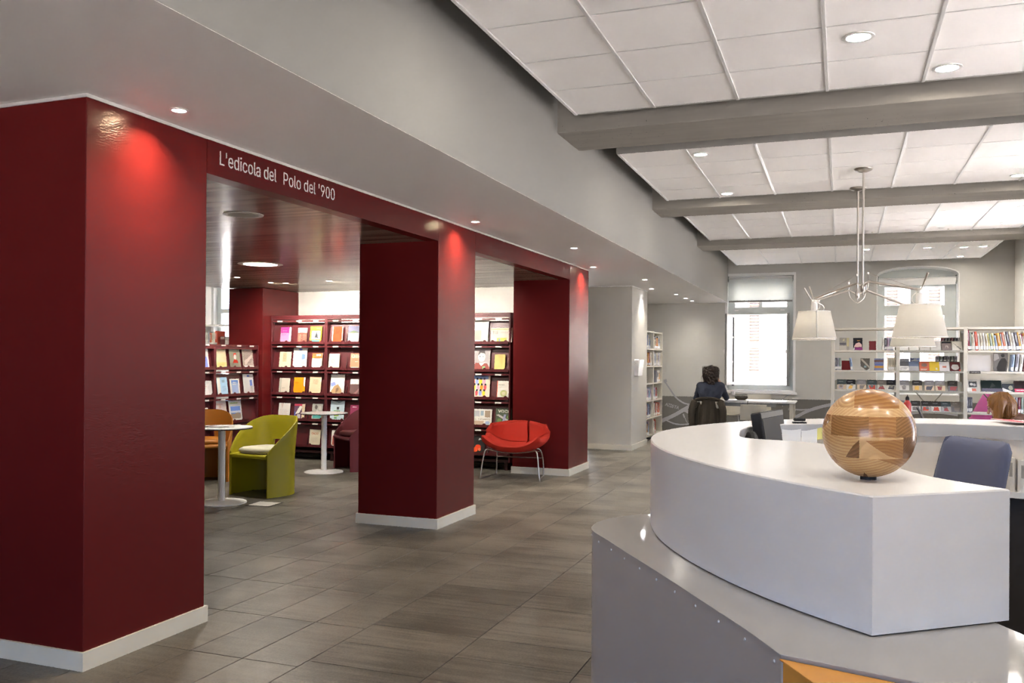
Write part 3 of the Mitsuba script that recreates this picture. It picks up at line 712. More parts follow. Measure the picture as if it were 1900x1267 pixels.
for x, y in [(-.916, 3.33), (-.856, 3.212), (-.778, 3.095), (-.70, 2.972), (-.62, 2.85), (-.54, 2.727), (-.46, 2.602), (-.38, 2.476), (-.30, 2.349), (-.22, 2.223), (-.141, 2.085)]:
    d0 = pl.project(__import__('shapely').geometry.Point(x, y)); a = np.array(pl.interpolate(d0 - .004).coords[0]); b = np.array(pl.interpolate(d0 + .004).coords[0])
    tdir = (b - a) / np.linalg.norm(b - a); nrm = np.array([tdir[1], -tdir[0]])
    if nrm @ (np.array([x, y]) - np.array([.3, 3.2])) < 0: nrm = -nrm
    c = np.array(pl.interpolate(d0).coords[0]) - nrm * .0036
    obj('rivet', riv, None, ped, M=T().look_at(origin=[float(c[0]), float(c[1]), ZP - .028], target=[float(c[0] + nrm[0]), float(c[1] + nrm[1]), ZP - .028], up=[0, 0, 1]))
op = thing('low_cabinet', 'orange low block at the bottom edge, joined to the grey pedestal', 'cabinet')
oc = ccw(np.array([(-.125, 2.055), (.75, 1.818), (.85, 1.3), (.36, 1.25), (.12, 1.64)]))
obj('body', prism(Polygon(oc).buffer(-.004), 0, ZP - .012), 'm_orange_panel', op)
obj('top', bprism(oc, ZP - .014, ZP - .010, .0012), 'm_orange_panel', op, label='orange top')

# ---- the wooden globe
GC, GR = np.array([.073, 2.59, ZC + .008 + .1185]), .1205
gl = thing('wooden_globe', 'polished globe glued from light and dark wooden blocks on the white counter', 'globe')
gv = np.array([GC[0], GC[1]]) / np.hypot(GC[0], GC[1]); gu = np.array([gv[1], -gv[0]])
def wood(axis, centre, freq, lo, hi):
    ax = np.array(axis, float); ax /= np.linalg.norm(ax)
    def fn(p, n, uv):
        q = (p - mi.Vector3f(*[float(x) for x in GC]))
        u = q.x * float(gu[0]) + q.y * float(gu[1]); w = q.x * float(gv[0]) + q.y * float(gv[1]); z = q.z
        c = [u - centre[0], w - centre[1], z - centre[2]]
        al = c[0] * float(ax[0]) + c[1] * float(ax[1]) + c[2] * float(ax[2])
        d = [c[i] - al * float(ax[i]) for i in range(3)]
        r = dr.sqrt(d[0] * d[0] + d[1] * d[1] + d[2] * d[2]) * freq + 1.2 * noise(u * 14, w * 14, z * 14)
        fr = r - dr.floor(r)
        ring = smoothstep(0.0, 0.75, fr) * (1 - smoothstep(0.85, 1.0, fr))
        fib = noise(u * 90 + al * 20, w * 90, z * 220)
        return mix(lo, hi, dr.clip(0.75 * (1 - ring) + 0.3 * fib, 0, 1))
    return mikit.proc(fn)
WOODS = {'a': wood((0, 1, .15), (-.06, 0, .14), 120, (.33, .185, .076), (.46, .285, .130)),      # light, arcs
         'b': wood((1, .2, 0), (0, .3, .2), 110, (.42, .255, .115), (.52, .335, .165)),            # pale straight
         'c': wood((.1, 1, 0), (-.02, 0, .16), 130, (.17, .080, .028), (.26, .130, .050)),     # mid brown, rings
         'd': wood((0, .3, 1), (.08, .05, 0), 150, (.11, .052, .022), (.17, .082, .036)),       # dark
         'e': wood((.2, 1, .1), (.05, 0, -.09), 115, (.23, .105, .036), (.33, .165, .062))}    # orange brown
for k_, tx in WOODS.items():
    scene['m_wood_' + k_] = {'type': 'twosided', 'bsdf': {'type': 'principled', 'base_color': tx, 'roughness': .2, 'specular': .35}}
ball = m3.Manifold.sphere(GR, 128)
def block(u0, u1, w0, w1, z0, z1, rot=0.0, roty=0.0):
    u0, u1, w0, w1, z0, z1 = [x * GR for x in (u0, u1, w0, w1, z0, z1)]
    c = m3.Manifold.cube([u1 - u0, w1 - w0, z1 - z0]).translate([u0, w0, z0])
    return c
B_ = [(-1.1, -.30, -1.1, 0, .60, 1.1, 'a'), (-.30, .62, -1.1, 0, .60, 1.1, 'e'), (.62, 1.1, -1.1, 0, .60, 1.1, 'b'), (-1.1, 1.1, -1.1, 0, .42, .60, 'b'),
      (-1.1, -.78, -1.1, 0, -.02, .42, 'a'), (-.78, .0, -1.1, 0, -.02, .42, 'c'), (.0, .55, -1.1, 0, -.02, .42, 'e'), (.55, 1.1, -1.1, 0, -.02, .42, 'c'),
      (-1.1, -.19, -1.1, 0, -.5, -.02, 'a'), (-.19, .70, -1.1, 0, -.5, -.02, 'b'), (.70, 1.1, -1.1, 0, -.5, -.02, 'd'),
      (-1.1, -.11, -1.1, 0, -1.1, -.5, 'a'), (-.11, 1.1, -1.1, 0, -1.1, -.5, 'a')]
back = [(-1.1, -.1, 0, 1.1, .60, 1.1, 'e'), (-.1, 1.1, 0, 1.1, .60, 1.1, 'a'), (-1.1, 1.1, 0, 1.1, .42, .60, 'b'), (-1.1, -.3, 0, 1.1, -.02, .42, 'c'), (-.3, .4, 0, 1.1, -.02, .42, 'a'), (.4, 1.1, 0, 1.1, -.02, .42, 'e'),
        (-1.1, 0, 0, 1.1, -.5, -.02, 'b'), (0, 1.1, 0, 1.1, -.5, -.02, 'd'), (-1.1, .2, 0, 1.1, -1.1, -.5, 'a'), (.2, 1.1, 0, 1.1, -1.1, -.5, 'c')]
# dark inlaid wedges cut out of the lower front blocks
def wedge(pts, w0=-1.1, w1=0.0):
    if not Polygon(pts).exterior.is_ccw: pts = pts[::-1]
    cs = m3.CrossSection([[(float(a) * GR, float(b) * GR) for a, b in pts]])
    m = m3.Manifold.extrude(cs, (w1 - w0) * GR)        # x, y -> u, z ; extrude -> w
    return m.transform([[1, 0, 0, 0], [0, 0, -1, w1 * GR], [0, 1, 0, 0]])
wedges = [(wedge([(-.47, -.5), (-.40, -.36), (-.30, -.20), (-.19, -.09), (-.19, -.5)]), 'd', 8), (wedge([(-.06, -.10), (.70, -.06), (.70, -.50), (.42, -.44), (.15, -.26)]), 'e', 9),
          (wedge([(.18, -.5), (1.1, -.5), (1.1, -.9), (.70, -.80), (.60, -.66)]), 'e', 12), (wedge([(-.13, -1.1), (.0, -1.1), (-.02, -.92), (-.09, -.84)]), 'd', 11),
          (wedge([(-1.1, -.5), (-.72, -.5), (-.62, -.68), (-1.1, -.7)]), 'e', 11), (wedge([(-1.1, .42), (-.80, .42), (-.80, .30), (-.98, .08), (-1.1, .1)]), 'c', 4)]
def place_globe(m):
    t = from_m3(m); v = t.vertices
    return trimesh.Trimesh(np.column_stack([GC[0] + v[:, 0] * gu[0] + v[:, 1] * gv[0], GC[1] + v[:, 0] * gu[1] + v[:, 1] * gv[1], GC[2] + v[:, 2]]), t.faces, process=False)
for i, b in enumerate(B_ + back):
    m = ball ^ block(*b[:6])
    for wm, wk, wi in wedges:
        if wi == i or (i in (11, 12) and wi in (11, 12)): m = m - wm
    if not m.is_empty(): obj('wood_block', place_globe(m), 'm_wood_' + b[6], gl, 25)
for wm, wk, wi in wedges:
    m = (ball ^ block(*B_[wi][:6]) ^ wm) if wi not in (11, 12) else (ball ^ block(-1.1, 1.1, -1.1, 0, -1.1, -.5) ^ wm)
    if not m.is_empty(): obj('wood_block', place_globe(m), 'm_wood_' + wk, gl, 25)
obj('puck', lathe([(0, ZC), (.021, ZC), (.021, ZC + .010), (0, ZC + .012)], 28, (GC[0], GC[1], 0)), 'm_black', gl, 40, label='black rubber foot')

# ---- office chair inside the counter
oc_ = thing('office_chair', 'blue grey upholstered office chair behind the counter', 'chair')
fa_ = math.atan2(-.5, -.867)          # facing
Mz = fa_ + math.pi / 2                # local -y is the facing direction
def oc(m): return xf(m, (.545, 4.545, 0), Mz)
def pad(w, h, t, bow, nx=14, nz=12, r=.05):
    """a curved upholstered pad, local x across, z up, thickness along y"""
    g = []
    for s in (0, 1):
        for iz in range(nz + 1):
            for ix in range(nx + 1):
                a, b = ix / nx * 2 - 1, iz / nz * 2 - 1
                e = max(abs(a), abs(b)); th = t * .5 * (1 - max(0, e - .8) / .2 * .75)
                xx = a * w / 2 * (1 - .05 * max(0, b)) ; zz = b * h / 2
                k2 = 1 - .06 * (abs(a) ** 6 * abs(b) ** 6)
                y = bow * (1 - a * a) + (th if s else -th)
                g.append((xx * k2, y, zz * k2))
    n1 = (nx + 1) * (nz + 1); F = []
    idx = lambda s, i, j: s * n1 + j * (nx + 1) + i
    for j in range(nz):
        for i in range(nx):
            F += [[idx(0, i, j), idx(0, i + 1, j), idx(0, i + 1, j + 1)], [idx(0, i, j), idx(0, i + 1, j + 1), idx(0, i, j + 1)],
                  [idx(1, i, j), idx(1, i + 1, j + 1), idx(1, i + 1, j)], [idx(1, i, j), idx(1, i, j + 1), idx(1, i + 1, j + 1)]]
    for i in range(nx):
        F += [[idx(0, i, 0), idx(1, i, 0), idx(1, i + 1, 0)], [idx(0, i, 0), idx(1, i + 1, 0), idx(0, i + 1, 0)], [idx(0, i, nz), idx(1, i + 1, nz), idx(1, i, nz)], [idx(0, i, nz), idx(0, i + 1, nz), idx(1, i + 1, nz)]]
    for j in range(nz):
        F += [[idx(0, 0, j), idx(1, 0, j + 1), idx(1, 0, j)], [idx(0, 0, j), idx(0, 0, j + 1), idx(1, 0, j + 1)], [idx(0, nx, j), idx(1, nx, j), idx(1, nx, j + 1)], [idx(0, nx, j), idx(1, nx, j + 1), idx(0, nx, j + 1)]]
    return trimesh.Trimesh(g, F, process=False)
obj('backrest', oc(xf(pad(.46, .50, .08, .045), (0, .0, .80), 0, -.24)), 'm_blue_fabric', oc_, 60)
obj('seat', oc(xf(pad(.47, .46, .09, .02), (0, -.24, .47), 0, math.pi / 2)), 'm_blue_fabric', oc_, 60)
obj('back_bracket', oc(cat([xf(cbx(-.03, .03, .0, .02, -.36, 0), (0, .05, .80), 0, -.2), xf(cbx(-.17, .17, .045, .065, -.08, .06), (0, .0, .80), 0, -.24)])), 'm_white', oc_)
obj('column', oc(cat([bar((0, -.22, .1), (0, -.22, .42), .028, 14), cbx(-.1, .1, -.34, -.1, .40, .43)])), 'm_steel', oc_)
for i in range(5):
    a = i * 2 * math.pi / 5
    lg = obj('leg', oc(cat([bar((0, -.22, .11), (.27 * math.cos(a), -.22 + .27 * math.sin(a), .075), .018, 8)])), 'm_steel', oc_)
    obj('caster', oc(xf(lathe([(0, -.02), (.026, -.02), (.028, 0), (.026, .02), (0, .02)], 14), (.27 * math.cos(a), -.22 + .27 * math.sin(a), .028), 0, math.pi / 2)), 'm_black', lg)
for s in (-1, 1):
    obj('armrest', oc(cat([tube(spline([(s * .24, -.12, .44), (s * .28, -.14, .52), (s * .28, -.16, .64), (s * .27, -.2, .66)], 5), .014, 8), cbx(s * .27 - .03, s * .27 + .03, -.36, -.12, .655, .68, .008)])), 'm_black', oc_)

# ---- monitor inside the counter
mo = thing('computer_monitor', 'dark flat computer monitor standing inside the counter', 'monitor')
mc = np.array([-.305, 4.57]); mang = math.radians(79)
def mt(m): return xf(m, (mc[0] - .0, mc[1], 0), mang)
def tilt(m): return mt(xf(m, (0, 0, .90), 0, -.16))
W_, H_ = .24, .43
obj('housing', tilt(cbx(-.205, .205, -.02, .03, -.08, .245, .006)), 'm_black', mo)
obj('screen', tilt(bx(-.187, .187, -.0225, -.0195, -.06, .212)), 'm_screen', mo, label='switched off grey screen')
obj('top_bezel', tilt(bx(-.198, .198, -.0225, -.019, .214, .241)), 'm_screen_bezel', mo)
obj('stand', mt(cat([cbx(-.03, .03, .03, .06, .742, .86), lathe([(0, .742), (.10, .742), (.10, .75), (.03, .765), (0, .765)], 24, (0, .03, 0))])), 'm_black', mo)
ph = thing('desk_phone', 'black desk phone half hidden at the foot of the monitor', 'telephone')
obj('base', xf(cbx(-.05, .05, -.07, .07, 0, .27, .02), (-.36, 4.24, .742), .3), 'm_black', ph)
obj('handset', xf(tube(spline([(-.03, -.08, .27), (-.03, -.03, .30), (-.03, .03, .30), (-.03, .08, .27)], 4), .02, 8), (-.36, 4.24, .742), .3), 'm_black', ph)

# ---- papers and notes on the lining of the far side
def near_inner(x):
    a = np.array(sorted([tuple(p) for p in inner if p[1] > 4.35], key=lambda p: p[0])); return float(np.interp(x, a[:, 0], a[:, 1]))
for i, (x, z1, w, h, m_, lb) in enumerate([(-.235, 1.045, .09, .075, 'm_paper', 'white note hanging beside the monitor'), (-.15, 1.04, .075, .07, 'm_paper', 'curled white note between the white and the yellow ones'), (-.245, .975, .07, .03, 'm_postit', 'small yellow note below the white one beside the monitor'),
                                           (-.09, 1.045, .05, .06, 'm_postit', 'tilted pale yellow sticky note left of the globe'), (-.045, 1.045, .045, .085, 'm_postit', 'long yellow sticky note closest to the globe')]):
    y0 = near_inner(x - w / 2) - .004; y1 = near_inner(x + w / 2) - .004
    q = []
    for a in range(5):
        for b in range(5):
            u_, v_ = a / 4, b / 4
            q.append((x - w / 2 + w * u_, y0 + (y1 - y0) * u_ - .012 * v_ ** 2 * (1 + .5 * math.sin(i * 2)), z1 - h * v_ - .006 * math.sin(i + 3 * u_)))
    F = []
    for a in range(4):
        for b in range(4):
            F += [[a * 5 + b, a * 5 + b + 1, a * 5 + b + 6], [a * 5 + b, a * 5 + b + 6, a * 5 + b + 5]]
    k = obj('paper_note', trimesh.Trimesh(q, F, process=False), m_, smooth=True, label=lb + ' inside the counter', cat='paper note')
st = thing('stapler', 'tiny dark stapler on the far rim of the white counter', 'stapler')
obj('arm', xf(cbx(-.03, .03, -.012, .012, .012, .028, .005), (-.20, 4.80, ZC), .3), 'm_black', st)
obj('base', xf(cbx(-.035, .035, -.012, .012, 0, .008, .002), (-.20, 4.80, ZC), .3), 'm_black', st)
# open magazine on the far rim, at the right
mg, mgc = colored([(xf(bx(0, .2, -.14, .14, 0, .004), (0, 0, .004), 0, 0, -.03), (.62, .58, .55)), (xf(bx(-.2, 0, -.14, .14, 0, .004), (0, 0, .004), 0, 0, .05), (.66, .50, .48)), (xf(bx(.02, .18, -.12, .12, .0042, .0046), (0, 0, .004), 0, 0, -.03), (.30, .22, .24)),
                   (xf(bx(-.19, -.10, -.12, .12, .0042, .0046), (0, 0, .004), 0, 0, .05), (.5, .12, .14)), (xf(bx(0, .16, -.13, .13, 0, .0015), (0, 0, .012), 0, 0, -.35), (.70, .68, .66))])
obj('open_magazine', xf(mg, (1.0, 5.33, ZC), .25), 'm_print', color=mgc, label='open magazine lying on the far rim of the counter at the right', cat='magazine')
# white books on the inner desk shelf
for i in range(6):
    x = .76 + i * .052
    w = (.044, .038, .046, .05, .044, .046)[i]
    m_, c_ = spine_book(w, (.165, .17, .16, .172, .165, .16)[i], .12, (.66, .62, .56) if i % 2 else (.72, .69, .65), lab=False)
    obj('white_book', xf(m_, (x, near_inner(x) - .03, .74), -.1), 'm_print', color=c_, label=f'thick white book behind the office chair, {ORD[i]} from the left on the counter desk', cat='book')

# ================================================================== ALCOVE FURNITURE
def tub_chair(label, loc, rz, shell_m, cush_m):
    k = thing('tub_chair', label, 'chair')
    def tr(m): return xf(m, loc, rz)
    # horseshoe plan, front at y = -.25, back at y = +.27 ; top rises from the seat at the front to the back
    n, nz = 56, 22
    a = np.linspace(-1, 1, n)
    def plan(t, z):
        # t in [-1, 1] from the left front over the back to the right front
        fl = 1.0 + .11 * max(0, z - .40) / .36
        ph = abs(t) * math.radians(134)
        x = .293 * math.sin(ph) if ph < math.pi / 2 else .293 - .045 * (1 - math.sin(ph)) / (1 - math.sin(math.radians(134)))
        y = .0 + .285 * math.cos(ph) * (1.15 if math.cos(ph) < 0 else 1)
        return math.copysign(x * fl, t) if t != 0 else 0.0, (y * fl if y > 0 else y)
    def top(t):
        s = abs(t)
        q = np.clip((1 - s) / .80, 0, 1)
        return .44 + .35 * math.sin(q * math.pi / 2) ** .95
    V = []
    for side in (0, 1):
        for i in range(n):
            for j in range(nz + 1):
                z = top(a[i]) * j / nz
                x, y = plan(a[i], z); x2, y2 = plan(min(1, a[i] + .01), z); x1, y1 = plan(max(-1, a[i] - .01), z)
                tx, ty = x2 - x1, y2 - y1; L = math.hypot(tx, ty); nx, ny = ty / L, -tx / L
                th = .011 * (1 if side else -1)
                if j == nz: th *= .55
                V.append((x + nx * th, y + ny * th, z))
    V = np.array(V); F = []
    N = n * (nz + 1); id_ = lambda s, i, j: s * N + i * (nz + 1) + j
    for i in range(n - 1):
        for j in range(nz):
            F += [[id_(0, i, j), id_(0, i + 1, j), id_(0, i + 1, j + 1)], [id_(0, i, j), id_(0, i + 1, j + 1), id_(0, i, j + 1)], [id_(1, i, j), id_(1, i + 1, j + 1), id_(1, i + 1, j)], [id_(1, i, j), id_(1, i, j + 1), id_(1, i + 1, j + 1)]]
        F += [[id_(0, i, 0), id_(1, i, 0), id_(1, i + 1, 0)], [id_(0, i, 0), id_(1, i + 1, 0), id_(0, i + 1, 0)], [id_(0, i, nz), id_(1, i + 1, nz), id_(1, i, nz)], [id_(0, i, nz), id_(0, i + 1, nz), id_(1, i + 1, nz)]]
    for j in range(nz):
        F += [[id_(0, 0, j), id_(1, 0, j + 1), id_(1, 0, j)], [id_(0, 0, j), id_(0, 0, j + 1), id_(1, 0, j + 1)], [id_(0, n - 1, j), id_(1, n - 1, j), id_(1, n - 1, j + 1)], [id_(0, n - 1, j), id_(1, n - 1, j + 1), id_(0, n - 1, j + 1)]]
    sh = trimesh.Trimesh(V, F, process=False)
    trimesh.repair.fix_normals(sh)
    slot = m3.Manifold.cube([.25, .4, .062]).translate([-.125, .12, .475])
    M_ = to_m3(sh)
    sh = from_m3(M_ - slot) if not M_.is_empty() else sh
    obj('shell', tr(sh), shell_m, k, 50)
    # seat pan with a rounded front, cushion
    obj('seat_pan', tr(cat([prism(Polygon([plan(t_, .40) for t_ in np.linspace(-1, 1, 30)]), .385, .425), tube([(-.245, -.222, .402), (.245, -.222, .402)], .022, 10)])), shell_m, k, 40)
    cu = []
    for i in range(25):
        th = i / 24 * 2 * math.pi
    prof = [(0, .425), (.92, .425), (1.0, .445), (.97, .47), (.85, .484), (.4, .490), (0, .490)]
    m = trimesh.creation.revolve(np.array(prof), sections=40); v = m.vertices.copy()
    r = np.hypot(v[:, 0], v[:, 1]); th = np.arctan2(v[:, 1], v[:, 0]); e = (np.abs(np.cos(th)) ** 3.2 + np.abs(np.sin(th)) ** 3.2) ** (-1 / 3.2)
    m.vertices = np.column_stack([r * e * np.cos(th) * .228, r * e * np.sin(th) * .232 + .005, v[:, 2]])
    obj('cushion', tr(m), cush_m, k, 60)
    for sx in (-.255, .255):
        for sy in (-.17, .1):
            obj('foot', tr(bx(sx - .012, sx + .012, sy - .012, sy + .012, -.0005, .003)), 'm_black', k)
    return k
tub_chair('olive green tub chair with a pale cushion beside the round table', (-5.545, 7.52, 0), -.13, 'm_green', 'm_cushion')
tub_chair('green tub chair cut off by the nearest pillar, left of the first round table', (-6.24, 6.93, 0), -1.9, 'm_green', 'm_cushion')
tub_chair('ochre brown tub chair behind the first round table', (-6.78, 8.06, 0), .72, 'm_ochre', 'm_ochre')
tub_chair('maroon tub chair with a maroon cushion beside the second round table, half behind the pillar', (-5.70, 9.66, 0), -.62, 'm_maroon', 'm_maroon')

def round_table(label, x, y, r=.285, rb=.235):
    k = thing('round_table', label, 'table')
    obj('table_base', lathe([(0, 0), (rb, 0), (rb, .008), (rb - .01, .013), (.05, .024), (0, .024)], 48, (x, y, 0)), 'm_white', k, 40)
    obj('pole', lathe([(.034, .02), (.034, .715)], 24, (x, y, 0)), 'm_white', k, True)
    obj('tabletop', lathe([(0, .715), (r - .012, .715), (r, .722), (r, .728), (r - .003, .730), (0, .730)], 56, (x, y, 0)), 'm_white', k, 30)
    obj('dark_edge', lathe([(r - .02, .713), (r - .002, .7135), (r + .0008, .722), (r - .002, .7225), (r - .02, .713)], 56, (x, y, 0)), 'm_dark', k, 30, label='dark underside edge')
    return k
round_table('round white table with a newspaper in front of the green tub chair', -5.56, 6.87)
round_table('round white table in front of the tall maroon racks, bare top', -5.93, 9.22)
m_, c_ = colored([(xf(bx(-.14, .14, -.1, .1, 0, .003), (0, 0, 0)), (.66, .62, .58)), (xf(bx(-.12, .02, -.09, .09, 0, .003), (.03, .01, .003), .3), (.5, .44, .42)), (xf(bx(-.10, .1, -.07, .07, 0, .002), (-.02, -.02, .0065), -.4), (.7, .68, .66)), (xf(bx(-.08, -.01, -.05, .05, 0, .001), (-.02, -.02, .0085), -.4), (.25, .18, .17))])
obj('newspaper', xf(m_, (-5.60, 6.88, .730), .6), 'm_print', color=c_, label='folded newspaper lying on the first round table', cat='newspaper')
# floor box
fb = thing('floor_box', 'square floor socket box set into the tiles before the green tub chair', 'floor box')
obj('rim', xf(cat([bx(-.13, .13, -.13, -.115, 0, .003), bx(-.13, .13, .115, .13, 0, .003), bx(-.13, -.115, -.13, .13, 0, .003), bx(.115, .13, -.13, .13, 0, .003)]), (-5.14, 6.97, 0), .1), 'm_dark', fb)
obj('lid', xf(bx(-.115, .115, -.115, .115, 0, .002), (-5.14, 6.97, 0), .1), 'm_unlit', fb)

# ---- red lounge chair
lc = thing('lounge_chair', 'bright red two lobed lounge chair on thin steel wire legs before a red pillar', 'chair')
def red_shell():
    nu, nv = 44, 26
    def mid(u, v):
        # u across [-1, 1], v: 0 = seat front, 1 = top of the back
        b = v / .48 if v < .48 else 1.0
        if v < .5:
            q = v / .5; y, z = -.24 + .40 * q, .395 - .045 * math.sin(q * math.pi) - .015 * (1 - q)
        else:
            q = (v - .5) / .5; y, z = .16 + .09 * q, .365 + .30 * q
        wide = (.34 + .06 * math.sin(min(1, v / .75) * math.pi / 2)) * (1 - .16 * max(0, v - .62) / .38)
        x = u * wide
        lift = .13 * abs(u) ** 2.6 * (1 - .55 * max(0, (v - .5) / .5))
        fwd = -.13 * abs(u) ** 2.2 * max(0, (v - .35) / .65)
        drop = -.10 * abs(u) ** 2.4 * max(0, (v - .6) / .4)
        return np.array([x, y + fwd, z + lift + drop])
    V = []
    for s in (0, 1):
        for i in range(nu + 1):
            for j in range(nv + 1):
                u, v = i / nu * 2 - 1, j / nv
                e = 1e-3
                du = mid(min(1, u + e), v) - mid(max(-1, u - e), v); dv = mid(u, min(1, v + e)) - mid(u, max(0, v - e))
                n = np.cross(du, dv); n /= np.linalg.norm(n)
                ed = min(1 - abs(u), min(v, 1 - v) * 1.4)
                th = .040 * math.sqrt(max(0, 1 - (1 - min(1, ed / .13)) ** 2)) + .003
                g = min(abs(v - .5), 1) ; th -= .008 * math.exp(-(g / .02) ** 2)
                th -= .006 * math.exp(-((u + .52) / .025) ** 2)
                V.append(mid(u, v) + n * th * (1 if s == 0 else -1))
    N = (nu + 1) * (nv + 1); F = []; q = lambda s, i, j: s * N + i * (nv + 1) + j
    for i in range(nu):
        for j in range(nv):
            F += [[q(0, i, j), q(0, i + 1, j), q(0, i + 1, j + 1)], [q(0, i, j), q(0, i + 1, j + 1), q(0, i, j + 1)], [q(1, i, j), q(1, i + 1, j + 1), q(1, i + 1, j)], [q(1, i, j), q(1, i, j + 1), q(1, i + 1, j + 1)]]
        for j, o in ((0, 0), (nv, 1)):
            A, B, C, D = q(0, i, j), q(0, i + 1, j), q(1, i + 1, j), q(1, i, j)
            F += [[A, C, B], [A, D, C]] if not o else [[A, B, C], [A, C, D]]
    for j in range(nv):
        for i, o in ((0, 0), (nu, 1)):
            A, B, C, D = q(0, i, j), q(0, i, j + 1), q(1, i, j + 1), q(1, i, j)
            F += [[A, B, C], [A, C, D]] if not o else [[A, C, B], [A, D, C]]
    return trimesh.Trimesh(V, F, process=False)
sh = red_shell(); trimesh.repair.fix_normals(sh)
M_ = to_m3(sh)
cutp = m3.Manifold.cube([.026, .6, .5]).translate([-.013, -.25, 0]).rotate([0, -5, 0]).translate([.135, .26, .385])
if not M_.is_empty():
    sh = from_m3(M_ - cutp)
def lt(m): return xf(m, (-3.60, 9.68, 0), .10)
obj('upholstery', lt(sh), 'm_redfabric', lc, 60)
r_ = .0085
for s in (-1, 1):
    obj('sled_leg', lt(tube(spline([(s * .20, .02, .335), (s * .29, -.18, .345), (s * .315, -.20, .31), (s * .355, -.24, .03), (s * .36, -.235, r_), (s * .35, -.20, r_), (s * .30, .22, r_), (s * .295, .245, .02), (s * .27, .20, .30), (s * .20, .10, .335)], 7), r_, 8)), 'm_steel', lc, True)
obj('cross_wire', lt(cat([tube(spline([(-.29, -.18, .345), (-.12, -.16, .315), (.12, -.16, .315), (.29, -.18, .345)], 6), r_ * .85, 8), bar((-.27, .20, .30), (.27, .20, .30), r_ * .85, 8), bar((-.28, .215, .22), (.28, .215, .22), r_ * .85, 8)])), 'm_steel', lc, True)

# ---- maroon magazine racks: bays 0.895 wide, shelves every 0.355
def rack_bay(label, M, rows, h, end_left=True, end_right=True, w=.895):
    """local frame: x along the rack from 0 to w, front towards -y, front plane y = 0"""
    k = thing('magazine_rack', label, 'magazine rack')
    def tr(m):
        t = m.copy(); t.apply_transform(M); return t
    for x in (0.0, w - .022):
        obj('upright', tr(cbx(x, x + .022, -.02, .34, .10, h, .003)), 'm_rack', k)
    obj('top_board', tr(cat([cbx(.0, w, -.02, .34, h - .03, h, .003), bx(.02, w - .02, -.015, 0, h - .055, h - .03)])), 'm_rack', k)
    obj('foot_board', tr(cat([cbx(.02, w - .02, 0, .32, .10, .135, .003), bx(.05, .09, .03, .30, 0, .10), bx(w - .09, w - .05, .03, .30, 0, .10)])), 'm_rack_dark', k)
    for z in rows:
        # sloping display board with a ledge and lip, label rail above
        brd = trimesh.Trimesh([(.022, .012, z), (w - .022, .012, z), (w - .022, .052, z + .265), (.022, .052, z + .265), (.022, .022, z - .004), (w - .022, .022, z - .004), (w - .022, .062, z + .261), (.022, .062, z + .261)],
                              [[0, 1, 2], [0, 2, 3], [4, 6, 5], [4, 7, 6], [0, 4, 5], [0, 5, 1], [3, 2, 6], [3, 6, 7], [0, 3, 7], [0, 7, 4], [1, 5, 6], [1, 6, 2]], process=False)
        d = obj('display_board', tr(brd), 'm_rack', k)
        obj('ledge', tr(cat([bx(.022, w - .022, -.035, .02, z - .022, z - .002), bx(.022, w - .022, -.038, -.032, z - .022, z + .012)])), 'm_rack', d)
        for i in range(3):
            for s in (.06, .235):
                xx = .03 + i * .285 + s
                obj('stop_lug', tr(xf(lathe([(0, 0), (.022, 0), (.022, .005), (0, .005)], 14), (xx, -.030, z + .008), 0, math.pi / 2)), 'm_rack', d)
        rl = obj('label_rail', tr(bx(.022, w - .022, -.022, -.012, z + .283, z + .305)), 'm_rack', k)
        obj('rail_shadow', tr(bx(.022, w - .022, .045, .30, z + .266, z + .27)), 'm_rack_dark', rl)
        for i in range(3):
            xx = .022 + .28 * i + (.09, .12, .11)[i]
            obj('label_plate', tr(bx(xx, xx + .085, -.026, -.022, z + .284, z + .303)), 'm_tag', rl)
        for i in (1, 2):
            xx = .022 + .284 * i
            obj('divider', tr(trimesh.Trimesh([(xx, -.01, z), (xx, .09, z), (xx, .09, z + .27), (xx, .07, z + .27), (xx + .006, -.01, z), (xx + .006, .09, z), (xx + .006, .09, z + .27), (xx + .006, .07, z + .27)],
                                              [[0, 2, 1], [0, 3, 2], [4, 5, 6], [4, 6, 7], [0, 4, 7], [0, 7, 3], [0, 1, 5], [0, 5, 4], [1, 2, 6], [1, 6, 5], [2, 3, 7], [2, 7, 6]], process=False)), 'm_rack_dark', k)
    return k
def TM(x, y, rz): 
    m = trimesh.transformations.rotation_matrix(rz, [0, 0, 1]); m[:2, 3] = (x, y); return m
ROWS = [.205, .558, .912, 1.262, 1.612]
RX = [-7.45, -6.555, -5.66, -4.765]
for x, lb in zip(RX, ('tall maroon magazine rack next to the red corner column', 'tall maroon magazine rack left of the middle pillar, behind the second round table', 'tall maroon magazine rack hidden behind the middle pillar', 'tall maroon rack with newspapers behind the red lounge chair')):
    rack_bay(lb, TM(x, 10.24, 0), ROWS, 1.985)
LM = [TM(-7.52, 9.13, math.pi / 2), TM(-7.52, 8.235, math.pi / 2)]      # front faces +x
rack_bay('low maroon magazine rack against the corner column', LM[0], ROWS[:4], 1.565)
rack_bay('low maroon magazine rack cut off by the nearest pillar', LM[1], ROWS[:4], 1.565)
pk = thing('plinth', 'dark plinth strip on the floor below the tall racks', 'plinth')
obj('board', cbx(-7.4, -3.9, 10.50, 10.56, 0, .055, .003), 'm_dark', pk)

